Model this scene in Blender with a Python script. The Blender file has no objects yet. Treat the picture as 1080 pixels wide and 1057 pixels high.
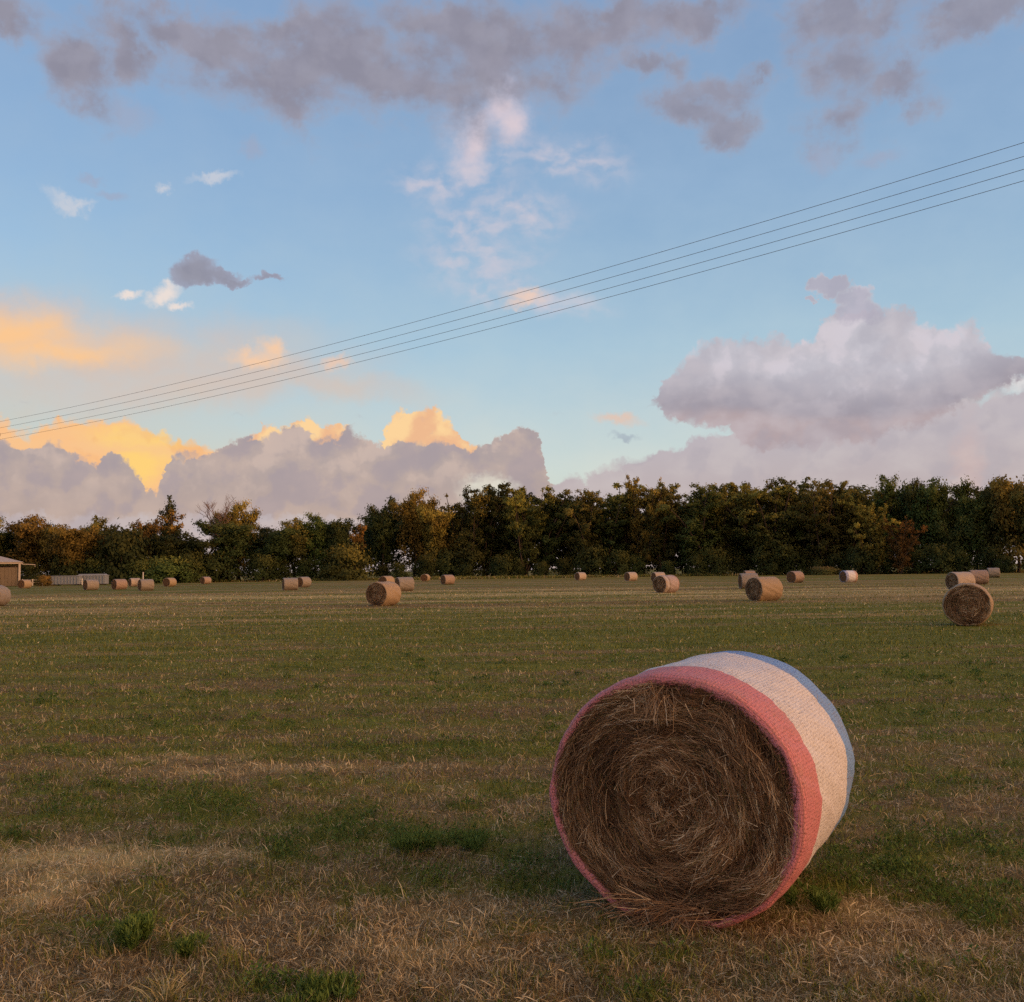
import bpy, math, random
import numpy as np
from mathutils import Vector, Matrix, Euler

R = math.radians
rng = np.random.default_rng(7)
random.seed(7)
scene = bpy.context.scene
COL = scene.collection

# ----------------------------------------------------------------------------- camera
# Eye height 1.65 m, level field, phone lens (36 mm on a 36 mm wide frame).
EYE = Vector((0.0, 0.0, 1.65))
PITCH, ROLL = 3.84, 0.72
cam_data = bpy.data.cameras.new('camera')
cam_data.sensor_width = 36.0
cam_data.lens = 36.0
cam_data.clip_start = 0.05
cam_data.clip_end = 20000
cam = bpy.data.objects.new('camera', cam_data)
COL.objects.link(cam)
cam.location = EYE
CAM_ROT = (Matrix.Rotation(R(90 + PITCH), 3, 'X') @ Matrix.Rotation(R(-ROLL), 3, 'Z'))
cam.rotation_euler = CAM_ROT.to_euler()
scene.camera = cam

def ray(px, py):
    """direction of a bearing measured in the 1080 x 1057 photograph"""
    d = CAM_ROT @ Vector(((px - 540) / 1080.0, -(py - 528.5) / 1080.0, -1.0))
    return d.normalized()

def azel(px, py):
    d = ray(px, py)
    return math.degrees(math.atan2(d.x, d.y)), math.degrees(math.asin(d.z))

def at_distance(px, dist):
    """ground position on the bearing of a photo column, dist metres away"""
    d = ray(px, 601 - (px - 540) * math.tan(R(ROLL)))
    k = dist / math.hypot(d.x, d.y)
    return Vector((d.x * k, d.y * k, 0.0))

def lin(r, g, b):
    f = lambda c: (c / 255.0 / 12.92) if c / 255.0 <= 0.04045 else ((c / 255.0 + 0.055) / 1.055) ** 2.4
    return (f(r), f(g), f(b), 1.0)

# ----------------------------------------------------------------------------- node helper
class NT:
    dims = None
    def __init__(self, tree):
        self.t = tree; self.n = tree.nodes; self.l = tree.links
    def add(self, kind, **kw):
        nd = self.n.new(kind)
        for k, v in kw.items(): setattr(nd, k, v)
        return nd
    def put(self, sock, v):
        if isinstance(v, bpy.types.NodeSocket): self.l.new(v, sock)
        elif v is not None:
            if hasattr(sock.default_value, '__len__') and not hasattr(v, '__len__'):
                v = [v] * len(sock.default_value)
            if hasattr(v, '__len__') and len(sock.default_value) == 3: v = tuple(v)[:3]
            sock.default_value = v
    def m(self, op, a, b=None, c=None, clamp=False):
        nd = self.add('ShaderNodeMath', operation=op, use_clamp=clamp)
        for i, v in enumerate((a, b, c)):
            if v is not None: self.put(nd.inputs[i], v)
        return nd.outputs[0]
    def v(self, op, a, b=None, out=0):
        nd = self.add('ShaderNodeVectorMath', operation=op)
        self.put(nd.inputs[0], a)
        if b is not None: self.put(nd.inputs[3 if op == 'SCALE' else 1], b)
        return nd.outputs[1 if op in ('LENGTH', 'DISTANCE', 'DOT_PRODUCT') else out]
    def comb(self, x, y, z):
        nd = self.add('ShaderNodeCombineXYZ')
        for i, q in enumerate((x, y, z)): self.put(nd.inputs[i], q)
        return nd.outputs[0]
    def sep(self, a):
        nd = self.add('ShaderNodeSeparateXYZ'); self.put(nd.inputs[0], a); return nd.outputs
    def ss(self, x, a, b, lo=0.0, hi=1.0):
        nd = self.add('ShaderNodeMapRange', interpolation_type='SMOOTHSTEP')
        self.put(nd.inputs[0], x)
        for i, q in enumerate((a, b, lo, hi)): self.put(nd.inputs[i + 1], q)
        return nd.outputs[0]
    def lr(self, x, a, b, lo=0.0, hi=1.0):
        nd = self.add('ShaderNodeMapRange', clamp=True)
        self.put(nd.inputs[0], x)
        for i, q in enumerate((a, b, lo, hi)): self.put(nd.inputs[i + 1], q)
        return nd.outputs[0]
    def noise(self, vec, scale, detail=4, rough=0.55, dist=0.0, color=False, dims='3D'):
        nd = self.add('ShaderNodeTexNoise', noise_dimensions=self.dims or dims)
        self.put(nd.inputs['Vector'], vec); self.put(nd.inputs['Scale'], scale)
        nd.inputs['Detail'].default_value = detail; nd.inputs['Roughness'].default_value = rough
        nd.inputs['Distortion'].default_value = dist
        return nd.outputs[1 if color else 0]
    def voro(self, vec, scale, smooth=0.6):
        nd = self.add('ShaderNodeTexVoronoi', feature='SMOOTH_F1' if smooth else 'F1', voronoi_dimensions='2D')
        self.put(nd.inputs['Vector'], vec); self.put(nd.inputs['Scale'], scale)
        if smooth: nd.inputs['Smoothness'].default_value = smooth
        return nd.outputs['Distance']
    def ramp(self, x, stops, interp='LINEAR'):
        nd = self.add('ShaderNodeValToRGB'); r = nd.color_ramp; r.interpolation = interp
        r.elements[0].position = stops[0][0]; r.elements[0].color = stops[0][1]
        r.elements[1].position = stops[-1][0]; r.elements[1].color = stops[-1][1]
        for p, c in stops[1:-1]:
            e = r.elements.new(p); e.color = c
        self.put(nd.inputs[0], x); return nd.outputs[0]
    def mix(self, f, a, b, mode='MIX'):
        nd = self.add('ShaderNodeMix', data_type='RGBA', blend_type=mode, clamp_factor=True)
        self.put(nd.inputs[0], f); self.put(nd.inputs[6], a); self.put(nd.inputs[7], b)
        return nd.outputs[2]
    def curve(self, x, pts, lo_x, hi_x, lo_y, hi_y):
        """height profile: piecewise curve through pts given in real units"""
        nd = self.add('ShaderNodeFloatCurve')
        mp = nd.mapping; c = mp.curves[0]
        P = sorted(((px - lo_x) / (hi_x - lo_x), (py - lo_y) / (hi_y - lo_y)) for px, py in pts)
        c.points[0].location = P[0]; c.points[1].location = P[-1]
        for p in P[1:-1]: c.points.new(*p)
        for p in c.points: p.handle_type = 'AUTO_CLAMPED'
        mp.extend = 'HORIZONTAL'; mp.update()
        self.put(nd.inputs[1], self.lr(x, lo_x, hi_x))
        return self.m('MULTIPLY_ADD', nd.outputs[0], hi_y - lo_y, lo_y)

# ----------------------------------------------------------------------------- world: dusk sky with clouds
SUN_AZ, SUN_EL = 110.0, 7.0          # degrees clockwise from the viewing direction, degrees up
world = bpy.data.worlds.new('World'); scene.world = world; world.use_nodes = True
w = NT(world.node_tree); w.n.clear(); w.dims = '2D'
out = w.add('ShaderNodeOutputWorld')
sky = w.add('ShaderNodeTexSky', sky_type='NISHITA')
sky.sun_disc = False
sky.sun_elevation = R(SUN_EL); sky.sun_rotation = R(SUN_AZ)
sky.altitude = 0; sky.air_density = 1.0; sky.dust_density = 0.7; sky.ozone_density = 3.0
EXPO = 0.9
scene.view_settings.view_transform = 'Standard'
scene.view_settings.look = 'None'
scene.view_settings.exposure = EXPO
scene.view_settings.gamma = 1.0
def em(r, g, b):                      # radiance whose picture colour is (r, g, b)
    k = 2.0 ** -EXPO
    c = lin(r, g, b); return (c[0] * k, c[1] * k, c[2] * k, 1.0)

gen = w.add('ShaderNodeTexCoord').outputs['Generated']
dirv = w.v('NORMALIZE', gen)
sx, sy, sz = w.sep(dirv)
AZ = w.m('MULTIPLY', w.m('ARCTAN2', sx, sy), 57.29578)
EL = w.m('MULTIPLY', w.m('ARCSINE', sz), 57.29578)
P = w.comb(AZ, EL, 0.0)
PXD = 1080 * math.pi / 180 / 1.0      # photo pixels per degree near the axis (18.85)

# domain warps (degrees)
nw = w.v('SUBTRACT', w.noise(P, 0.55, 5, 0.55, color=True), (0.5, 0.5, 0.5))
fine = w.v('SUBTRACT', w.noise(P, 2.6, 3, 0.6, color=True), (0.5, 0.5, 0.5))
warpC = w.v('ADD', P, w.v('ADD', w.v('SCALE', nw, 1.2), w.v('SCALE', fine, 0.55)))     # crisp cumulus
n2 = w.v('SUBTRACT', w.noise(P, 0.28, 6, 0.6, color=True), (0.5, 0.5, 0.5))
warpS = w.v('ADD', P, w.v('ADD', w.v('SCALE', n2, 3.6), w.v('SCALE', fine, 0.55)))    # soft high cloud
warpG = w.v('ADD', P, w.v('ADD', w.v('SCALE', n2, 2.2), w.v('SCALE', fine, 0.3)))     # gentle
# billows: rounded cauliflower heads
b1 = w.voro(warpC, 0.55, 0.5); b2 = w.voro(warpC, 1.7, None)
bill = w.m('ADD', w.m('MULTIPLY', b1, 0.72), w.m('MULTIPLY', b2, 0.30))
wx, wy, _ = w.sep(warpC)
# a soft height field sampled twice, here and a little towards the light: the difference is the relief
q1 = w.v('ADD', P, w.v('SCALE', nw, 0.5))
r1 = w.noise(q1, 0.40, 5, 0.5); r2 = w.noise(w.v('ADD', q1, (-0.5, 0.8, 0)), 0.40, 5, 0.5)
relief = w.ss(w.m('SUBTRACT', r1, r2), -0.24, 0.25)
mott = w.noise(w.v('MULTIPLY', P, (0.8, 1.2, 1)), 0.30, 6, 0.55)
mott2 = w.noise(w.v('ADD', w.v('MULTIPLY', P, (0.7, 1.1, 1)), (31, 7, 4)), 0.62, 5, 0.5)

def blob(vec, px, py, rx, ry, rot=0.0):
    """soft ellipse at a bearing; radii in photo pixels; 1 in the middle, 0 at the rim"""
    a, e = azel(px, py)
    q = w.v('SUBTRACT', vec, (a, e, 0))
    if rot:
        vr = w.add('ShaderNodeVectorRotate', rotation_type='Z_AXIS')
        w.put(vr.inputs['Vector'], q); vr.inputs['Angle'].default_value = R(rot); q = vr.outputs[0]
    q = w.v('MULTIPLY', q, (PXD / rx, PXD / ry, 0))
    return w.m('SUBTRACT', 1.0, w.v('LENGTH', q))
def blobs(vec, items):
    acc = None
    for it in items:
        b = blob(vec, *it)
        acc = b if acc is None else w.m('SMOOTH_MAX', acc, b, 0.25)
    return acc
def profile(pts, soft_px):
    """silhouette height (deg) along azimuth from photo bearings"""
    pa = [azel(*p) for p in pts]
    f = w.curve(wx, pa, pa[0][0], pa[-1][0], min(p[1] for p in pa) - 1, max(p[1] for p in pa) + 1)
    return f

# --- clear sky: Nishita plus a thin whitish veil and a paler, warmer rim at the horizon
veil = w.ramp(w.lr(EL, 0, 34), [(0.0, em(214, 206, 188)), (0.16, em(214, 219, 210)), (0.36, em(180, 204, 216)),
                               (0.6, em(156, 184, 212)), (1.0, em(140, 164, 202))])
left_warm = w.m('MULTIPLY', w.ss(AZ, 2, -30), w.ss(EL, 18, 4))
veil = w.mix(w.m('MULTIPLY', left_warm, 0.62), veil, em(206, 188, 160))
veil_amt = w.m('MULTIPLY_ADD', w.m('SUBTRACT', mott, 0.5), 0.35, w.ss(EL, 16, 4, 0.72, 0.86))
bg_sky = w.add('ShaderNodeBackground'); w.l.new(sky.outputs[0], bg_sky.inputs[0]); bg_sky.inputs[1].default_value = 0.15

layers = []          # (colour, alpha) from back to front
layers.append((veil, veil_amt))
# sunset side, right of and behind camera: unseen glow added to warm the hay
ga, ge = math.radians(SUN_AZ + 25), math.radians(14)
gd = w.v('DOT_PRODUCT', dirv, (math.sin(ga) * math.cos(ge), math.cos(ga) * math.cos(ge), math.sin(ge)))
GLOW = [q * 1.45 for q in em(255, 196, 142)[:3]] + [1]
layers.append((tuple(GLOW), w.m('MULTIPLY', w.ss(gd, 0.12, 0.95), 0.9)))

# --- glowing golden sheet on the left
gl = blobs(warpG, [(20, 352, 95, 34, -8), (75, 366, 120, 36, -8), (150, 384, 170, 36, -10), (210, 405, 170, 26, -8), (300, 396, 140, 18, 8), (0, 330, 60, 26)])
gl_a = w.m('MULTIPLY', w.ss(gl, -0.45, 0.85), w.lr(mott2, 0.25, 0.6, 0.72, 1.0))
gl_core = w.ss(blobs(warpG, [(5, 352, 130, 34, -6), (60, 372, 120, 22, -8)]), -0.2, 0.9)
gl_c = w.mix(gl_core, em(222, 190, 168), em(254, 200, 142))
layers.append((gl_c, w.m('MULTIPLY', gl_a, w.lr(gl_core, 0, 1, 0.62, 0.95))))

# --- high white-pink mottled column
rip = w.noise(w.v('MULTIPLY', w.v('ADD', P, w.v('SCALE', n2, 1.2)), (0.75, 1.3, 1)), 0.9, 3, 0.5)
wc = blobs(warpG, [(528, 108, 46, 30, 60), (515, 140, 44, 48, 20), (505, 175, 40, 40), (470, 195, 46, 22, 10), (545, 225, 60, 26, 5), (500, 240, 56, 22), (600, 170, 60, 22, 10), (505, 275, 62, 24), (520, 300, 40, 16), (580, 318, 55, 14, 8), (440, 190, 30, 14)])
wc_a = w.m('MULTIPLY', w.ss(wc, -0.55, 0.85), w.ss(rip, 0.25, 0.80))
layers.append((w.mix(w.ss(EL, 22, 27), em(214, 204, 212), em(216, 196, 206)), w.m('MULTIPLY', wc_a, 0.68)))
wb = blobs(warpG, [(532, 112, 40, 22, 55), (498, 150, 24, 36, 15), (540, 128, 26, 24)])
layers.append((em(228, 208, 212), w.m('MULTIPLY', w.ss(wb, -0.25, 0.9), 0.7)))

# --- small bright puffs
def puffs(items, col, k=0.92, a=-0.3, b=0.85, warp=None):
    layers.append((col, w.m('MULTIPLY', w.m('MULTIPLY', w.ss(blobs(warp or warpC, items), a, b), k), w.ss(mott2, 0.2, 0.5, 0.55, 1.0))))
puffs([(272, 378, 30, 12, -4), (284, 370, 17, 14)], em(248, 204, 166))
puffs([(356, 385, 18, 8)], em(236, 200, 176), 0.85)
puffs([(555, 314, 24, 10, 8), (545, 322, 14, 8)], em(240, 206, 186), 0.85)
puffs([(600, 318, 40, 9)], em(206, 204, 212), 0.4)
puffs([(652, 442, 27, 7, 12), (664, 440, 12, 7)], em(226, 196, 178), 0.85)
puffs([(658, 460, 17, 4)], em(158, 168, 182), 0.7)
puffs([(172, 312, 18, 10, -25), (178, 305, 11, 8), (190, 323, 12, 5), (136, 311, 14, 5)], em(240, 224, 214), 0.9)
puffs([(70, 212, 22, 8, 25), (84, 219, 18, 6, -15), (172, 198, 7, 6), (228, 186, 26, 6, -8), (63, 204, 10, 8)], em(206, 208, 216), 0.75)
puffs([(120, 206, 16, 6), (96, 188, 12, 6), (265, 155, 11, 12), (136, 122, 26, 16), (868, 168, 18, 14), (925, 168, 26, 9)], em(162, 168, 190), 0.55)

# --- grey-mauve high clouds
def greys(items, lo, hi, k=1.0, col=None, warp=None):
    d = blobs(warp or warpS, items)
    d = w.m('ADD', d, w.m('MULTIPLY', w.m('SUBTRACT', mott, 0.5), 1.9))
    a = w.m('MULTIPLY', w.ss(d, lo, hi), k)
    c = w.mix(w.ss(d, 0.0, 0.95), em(158, 163, 184), em(142, 139, 154))
    c = w.mix(w.m('MULTIPLY', w.ss(relief, 0.3, 1.0), 0.22), c, em(172, 168, 178))
    c = w.mix(w.m('MULTIPLY', w.ss(mott2, 0.35, 0.7), 0.35), c, em(164, 162, 178))
    layers.append((c, a))
greys([(300, 88, 125, 52, -4), (410, 70, 190, 66, 8), (520, 52, 170, 58, 10), (620, 46, 120, 44), (640, 22, 120, 34), (300, 30, 120, 34), (450, 20, 180, 40),
       (75, 76, 62, 44, 20), (130, 52, 80, 38, 24), (190, 28, 80, 30), (0, 18, 62, 34), (235, 50, 90, 30)], -0.05, 0.85, 0.95)
greys([(722, 118, 72, 24, 6), (755, 100, 74, 28), (765, 140, 46, 26), (800, 82, 40, 18), (690, 70, 60, 22), (740, 20, 80, 24, 10)], -0.05, 0.85, 0.86)
greys([(890, 70, 62, 52), (930, 96, 70, 26), (890, 122, 44, 40), (860, 40, 62, 40), (905, 20, 80, 30), (1040, 8, 80, 28), (1000, 0, 60, 22)], -0.05, 0.85, 0.86)
greys([(205, 282, 27, 16, -20), (225, 292, 40, 10, -8), (250, 297, 30, 6, -4), (285, 292, 26, 7)], 0.02, 0.4, 0.9, warp=warpC)

# --- golden cumulus behind the left bank
def bank(pts, amp, soft, warp_fix=0.0):
    h = profile(pts, soft)
    return w.m('SUBTRACT', w.m('ADD', w.m('SUBTRACT', h, wy), warp_fix), w.m('MULTIPLY', w.m('SUBTRACT', bill, 0.45), amp))
dG = bank([(-300, 430), (-60, 425), (0, 432), (22, 448), (60, 446), (110, 443), (150, 447), (172, 462), (200, 466), (222, 470), (238, 482), (250, 520), (400, 600)], 1.1, 1)
gy = w.noise(w.v('MULTIPLY', P, (0.35, 1.0, 1)), 0.8, 4, 0.5)
cG = w.mix(w.m('MULTIPLY', w.ss(blobs(warpC, [(150, 462, 60, 14, 0), (150, 490, 34, 22)]), -0.3, 0.8), 0.9), em(250, 194, 138), em(255, 212, 122))
cG = w.mix(w.m('MULTIPLY', w.ss(relief, 0.35, 0.0), 0.35), cG, em(236, 168, 112))
cG = w.mix(w.m('MULTIPLY', w.ss(AZ, -25.0, -30.0), 0.6), cG, em(250, 190, 150))
cG = w.mix(w.m('MULTIPLY', w.ss(gy, 0.4, 0.7), 0.35), cG, em(244, 200, 150))
layers.append((cG, w.ss(dG, -0.05, 0.4)))

# --- rose-grey bank low on the left, gold on its highest heads
dD = bank([(-500, 470), (-100, 455), (0, 461), (40, 463), (62, 468), (82, 486), (100, 488), (112, 480), (124, 482), (136, 488), (148, 498), (160, 514), (167, 514), (173, 496), (180, 480), (200, 480), (232, 470),
           (262, 455), (290, 450), (335, 441), (368, 455), (396, 460), (408, 446), (424, 436), (442, 433), (478, 446), (505, 464), (530, 450), (555, 450), (570, 468), (577, 500), (592, 540), (640, 620)], 1.35, 1)
cap = w.curve(wx, [(azel(x, 450)[0], v) for x, v in [(200, 0), (258, 0.0), (266, 0.65), (290, 0.55), (302, 0.35), (315, 0.9), (345, 1.15), (366, 0.55), (378, 0.0), (396, 0.0), (404, 1.0), (440, 1.6), (480, 1.25), (504, 0.6), (512, 0.0), (700, 0)]],
              azel(200, 450)[0], azel(700, 450)[0], -0.2, 2.6)
capf = w.ss(w.m('SUBTRACT', w.m('ADD', cap, w.m('MULTIPLY', w.m('SUBTRACT', mott2, 0.5), 0.9)), dD), -0.05, 0.3)
capf = w.m('MULTIPLY', capf, w.ss(cap, 0.05, 0.3))
cD = w.ramp(w.lr(EL, 0, 9), [(0.0, em(184, 156, 144)), (0.3, em(184, 163, 154)), (0.65, em(178, 163, 160)), (1.0, em(168, 158, 162))])
cD = w.mix(w.m('MULTIPLY', w.ss(mott2, 0.3, 0.75), 0.45), cD, em(206, 182, 168))
cD = w.mix(w.m('MULTIPLY', w.ss(relief, 0.6, 0.1), 0.42), cD, em(158, 148, 160))
cD = w.mix(w.m('MULTIPLY', w.m('MULTIPLY', w.ss(relief, 0.6, 1.0), w.ss(EL, 2.5, 7)), 0.55), cD, em(216, 192, 178))
cap_c = w.mix(w.ss(relief, 0.1, 0.9), em(238, 186, 144), em(252, 212, 156))
cD = w.mix(capf, cD, cap_c)
cD = w.mix(w.m('MULTIPLY', w.ss(dD, 0.30, 0.02), 0.35), cD, em(222, 186, 166))
layers.append((cD, w.ss(dD, -0.02, 0.3)))
puffs([(505, 516, 28, 14), (528, 512, 20, 12)], em(226, 222, 206), 0.9)

# --- right: pale lower layer, then the big heap with a flat grey base
dF = bank([(560, 540), (590, 506), (630, 496), (672, 480), (715, 466), (760, 452), (850, 430), (960, 425), (1030, 420), (1080, 408), (1200, 400), (1500, 430)], 0.9, 1)
cF = w.ramp(w.lr(EL, 0, 10), [(0.0, em(200, 178, 170)), (0.35, em(190, 175, 174)), (0.7, em(188, 180, 186)), (1.0, em(198, 190, 194))])
cF = w.mix(w.m('MULTIPLY', w.ss(mott2, 0.35, 0.75), 0.4), cF, em(208, 198, 196))
cF = w.mix(w.m('MULTIPLY', w.ss(relief, 0.5, 0.0), 0.35), cF, em(172, 165, 174))
cF = w.mix(w.m('MULTIPLY', w.ss(blobs(warpS, [(1020, 510, 22, 90, 0)]), 0.0, 0.9), 0.2), cF, em(232, 182, 164))
layers.append((cF, w.ss(dF, 0.0, 0.45)))
puffs([(1070, 402, 26, 10)], em(222, 216, 216), 0.9)

top = profile([(660, 440), (686, 424), (697, 402), (712, 380), (745, 364), (790, 354), (840, 353), (860, 350), (868, 332), (884, 322), (925, 322), (960, 322), (972, 338), (1000, 340), (1030, 344), (1046, 356), (1080, 364), (1130, 380), (1200, 440)], 1)
bot = profile([(660, 440), (684, 430), (700, 442), (722, 452), (765, 452), (775, 468), (800, 478), (850, 474), (925, 470), (940, 456), (975, 452), (1000, 438), (1030, 425), (1060, 415), (1090, 400), (1130, 420), (1200, 445)], 1)
dTop = w.m('SUBTRACT', w.m('SUBTRACT', top, wy), w.m('MULTIPLY', w.m('SUBTRACT', bill, 0.42), 1.35))
dBot = w.m('ADD', w.m('SUBTRACT', wy, bot), w.m('MULTIPLY', w.m('SUBTRACT', b2, 0.4), 0.35))
plume = blobs(warpC, [(876, 302, 22, 9, 0), (902, 312, 22, 12), (862, 300, 14, 9), (905, 330, 28, 16), (858, 317, 8, 5)])
aE = w.m('MAXIMUM', w.m('MULTIPLY', w.ss(dTop, -0.05, 0.5), w.ss(dBot, 0.0, 0.5)), w.m('MULTIPLY', w.ss(plume, 0.0, 0.3), 0.9))
body_h = w.m('SUBTRACT', EL, w.curve(AZ, [(azel(x, 440)[0], azel(x, y)[1]) for x, y in [(660, 440), (760, 428), (850, 438), (930, 436), (1000, 425), (1080, 400), (1200, 400)]], azel(660, 440)[0], azel(1200, 440)[0], 4, 14))
cE = w.mix(w.ss(body_h, -0.15, 2.6), em(160, 153, 163), em(194, 191, 200))
cE = w.mix(w.ss(body_h, 0.2, -0.6), cE, em(180, 163, 166))
cE = w.mix(w.m('MULTIPLY', w.ss(relief, 0.5, 1.0), w.ss(body_h, 0.2, 2.6, 0.12, 0.7)), cE, em(216, 208, 216))
cE = w.mix(w.m('MULTIPLY', w.ss(relief, 0.55, 0.0), 0.32), cE, em(160, 157, 170))
cE = w.mix(w.m('MULTIPLY', w.ss(mott2, 0.35, 0.75), 0.35), cE, em(206, 196, 200))
cE = w.mix(w.m('MULTIPLY', w.ss(plume, 0.0, 0.5), 0.5), cE, em(162, 156, 176))
layers.append((cE, aE))

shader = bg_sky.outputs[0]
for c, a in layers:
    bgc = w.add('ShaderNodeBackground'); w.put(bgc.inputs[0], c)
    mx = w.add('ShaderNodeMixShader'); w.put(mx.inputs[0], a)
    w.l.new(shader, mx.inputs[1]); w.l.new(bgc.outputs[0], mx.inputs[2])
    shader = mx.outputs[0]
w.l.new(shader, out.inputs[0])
world.cycles.sampling_method = 'NONE'

# ----------------------------------------------------------------------------- sun
sun_data = bpy.data.lights.new('sun', 'SUN')
sun_data.energy = 1.45
sun_data.angle = R(24)
sun_data.color = (1.0, 0.50, 0.24)
sun = bpy.data.objects.new('sun', sun_data); COL.objects.link(sun)
sd = Vector((math.sin(R(SUN_AZ)) * math.cos(R(SUN_EL)), math.cos(R(SUN_AZ)) * math.cos(R(SUN_EL)), math.sin(R(SUN_EL))))
sun.rotation_euler = sd.to_track_quat('Z', 'Y').to_euler()
sun.location = (40, -5, 12)

# ----------------------------------------------------------------------------- scene helpers
def tag(o, label=None, cat=None, group=None, kind=None):
    if label: o['label'] = label
    if cat: o['category'] = cat
    if group: o['group'] = group
    if kind: o['kind'] = kind
    return o

def link(name, me, parent=None, loc=None):
    o = bpy.data.objects.new(name, me); COL.objects.link(o)
    if parent is not None: o.parent = parent
    if loc is not None: o.location = loc
    return o

def empty(name, loc, rz=0.0):
    o = link(name, None, None, loc); o.rotation_euler = (0, 0, rz); o.empty_display_size = 0.2
    return o

def mesh_np(name, verts, quads=None, tris=None, mats=(), attrs=None, smooth=False, cattrs=None):
    """mesh straight from arrays; attrs = {name: per-vertex float}"""
    me = bpy.data.meshes.new(name)
    verts = np.asarray(verts, np.float32).reshape(-1, 3)
    q = np.zeros((0, 4), np.int32) if quads is None or len(quads) == 0 else np.asarray(quads, np.int32).reshape(-1, 4)
    t = np.zeros((0, 3), np.int32) if tris is None or len(tris) == 0 else np.asarray(tris, np.int32).reshape(-1, 3)
    me.vertices.add(len(verts)); me.vertices.foreach_set('co', verts.ravel())
    loops = np.concatenate([q.ravel(), t.ravel()])
    me.loops.add(len(loops)); me.loops.foreach_set('vertex_index', loops)
    tot = np.concatenate([np.full(len(q), 4, np.int32), np.full(len(t), 3, np.int32)])
    start = np.concatenate([[0], np.cumsum(tot)[:-1]]).astype(np.int32)
    me.polygons.add(len(tot)); me.polygons.foreach_set('loop_start', start); me.polygons.foreach_set('loop_total', tot)
    if smooth: me.polygons.foreach_set('use_smooth', np.ones(len(tot), bool))
    for k, v in (attrs or {}).items():
        a = me.attributes.new(k, 'FLOAT', 'POINT'); a.data.foreach_set('value', np.asarray(v, np.float32))
    me.update(calc_edges=True); me.validate()
    for m_ in mats: me.materials.append(m_)
    return me

class MB:
    """collects simple solids into one mesh"""
    def __init__(self): self.v = []; self.f = []
    def add(self, vs, fs):
        k = len(self.v); self.v += [tuple(p) for p in vs]; self.f += [tuple(i + k for i in f) for f in fs]
    def box(self, c, s, rot=None, taper=1.0):
        x, y, z = (q / 2 for q in s); vs = []
        for sz, k in ((-1, 1.0), (1, taper)):
            for sx_, sy_ in ((-1, -1), (1, -1), (1, 1), (-1, 1)):
                p = Vector((sx_ * x * k, sy_ * y * k, sz * z))
                if rot is not None: p = rot @ p
                vs.append(p + Vector(c))
        self.add(vs, [(3, 2, 1, 0), (4, 5, 6, 7), (0, 1, 5, 4), (1, 2, 6, 5), (2, 3, 7, 6), (3, 0, 4, 7)])
    def tube(self, pts, radii, n=6, cap=True):
        pts = [Vector(p) for p in pts]; vs = []; fs = []
        if not hasattr(radii, '__len__'): radii = [radii] * len(pts)
        for i, p in enumerate(pts):
            d = (pts[min(i + 1, len(pts) - 1)] - pts[max(i - 1, 0)]).normalized()
            u = d.cross(Vector((0, 0, 1)) if abs(d.z) < 0.9 else Vector((1, 0, 0))).normalized(); w_ = d.cross(u)
            for k in range(n):
                a = 2 * math.pi * k / n
                vs.append(p + (u * math.cos(a) + w_ * math.sin(a)) * radii[i])
        for i in range(len(pts) - 1):
            for k in range(n):
                a, b = i * n + k, i * n + (k + 1) % n
                fs.append((a, b, b + n, a + n))
        if cap:
            fs.append(tuple(range(n - 1, -1, -1))); fs.append(tuple((len(pts) - 1) * n + k for k in range(n)))
        self.add(vs, fs)
    def build(self, name, mat, parent=None, loc=None, smooth=False, bevel=0.0):
        me = bpy.data.meshes.new(name); me.from_pydata(self.v, [], self.f); me.update()
        if mat: me.materials.append(mat)
        if smooth:
            for p in me.polygons: p.use_smooth = True
        o = link(name, me, parent, loc)
        if bevel:
            b = o.modifiers.new('bevel', 'BEVEL'); b.width = bevel; b.segments = 2; b.limit_method = 'ANGLE'
        return o

# --- value noise in numpy (for terrain, plant cover and lumps)
def _h(ix, iy, s):
    n = (ix * 374761393 + iy * 668265263 + s * 1442695041) & 0x7fffffff
    n = ((n ^ (n >> 13)) * 1274126177) & 0x7fffffff
    return ((n ^ (n >> 16)) & 0xffff) / 65535.0
def vn(x, y, s=0):
    x = np.asarray(x, np.float64); y = np.asarray(y, np.float64)
    ix = np.floor(x).astype(np.int64); iy = np.floor(y).astype(np.int64)
    fx = x - ix; fy = y - iy; fx = fx * fx * (3 - 2 * fx); fy = fy * fy * (3 - 2 * fy)
    a = _h(ix, iy, s); b = _h(ix + 1, iy, s); c = _h(ix, iy + 1, s); d = _h(ix + 1, iy + 1, s)
    return (a + (b - a) * fx) * (1 - fy) + (c + (d - c) * fx) * fy
def fbm(x, y, s=0, o=4):
    t = 0.0; a = 0.5; n = 0.0
    for k in range(o):
        t = t + a * vn(np.asarray(x) * 2 ** k, np.asarray(y) * 2 ** k, s + 17 * k); n += a; a *= 0.5
    return t / n

# ----------------------------------------------------------------------------- materials
def mat(name, rough=0.9, spec=0.15):
    m_ = bpy.data.materials.new(name); m_.use_nodes = True
    t = NT(m_.node_tree); b = t.n['Principled BSDF']
    b.inputs['Roughness'].default_value = rough; b.inputs['Specular IOR Level'].default_value = spec
    return m_, t, b
def rgb(*c): return (*c, 1.0)
def attr(t, name, kind='GEOMETRY', out='Fac'):
    nd = t.add('ShaderNodeAttribute', attribute_type=kind, attribute_name=name); return nd.outputs[out]
def bump(t, b, h, strength=0.5, dist=0.02):
    nd = t.add('ShaderNodeBump'); nd.inputs['Strength'].default_value = strength; nd.inputs['Distance'].default_value = dist
    t.put(nd.inputs['Height'], h); t.l.new(nd.outputs[0], b.inputs['Normal'])

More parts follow.
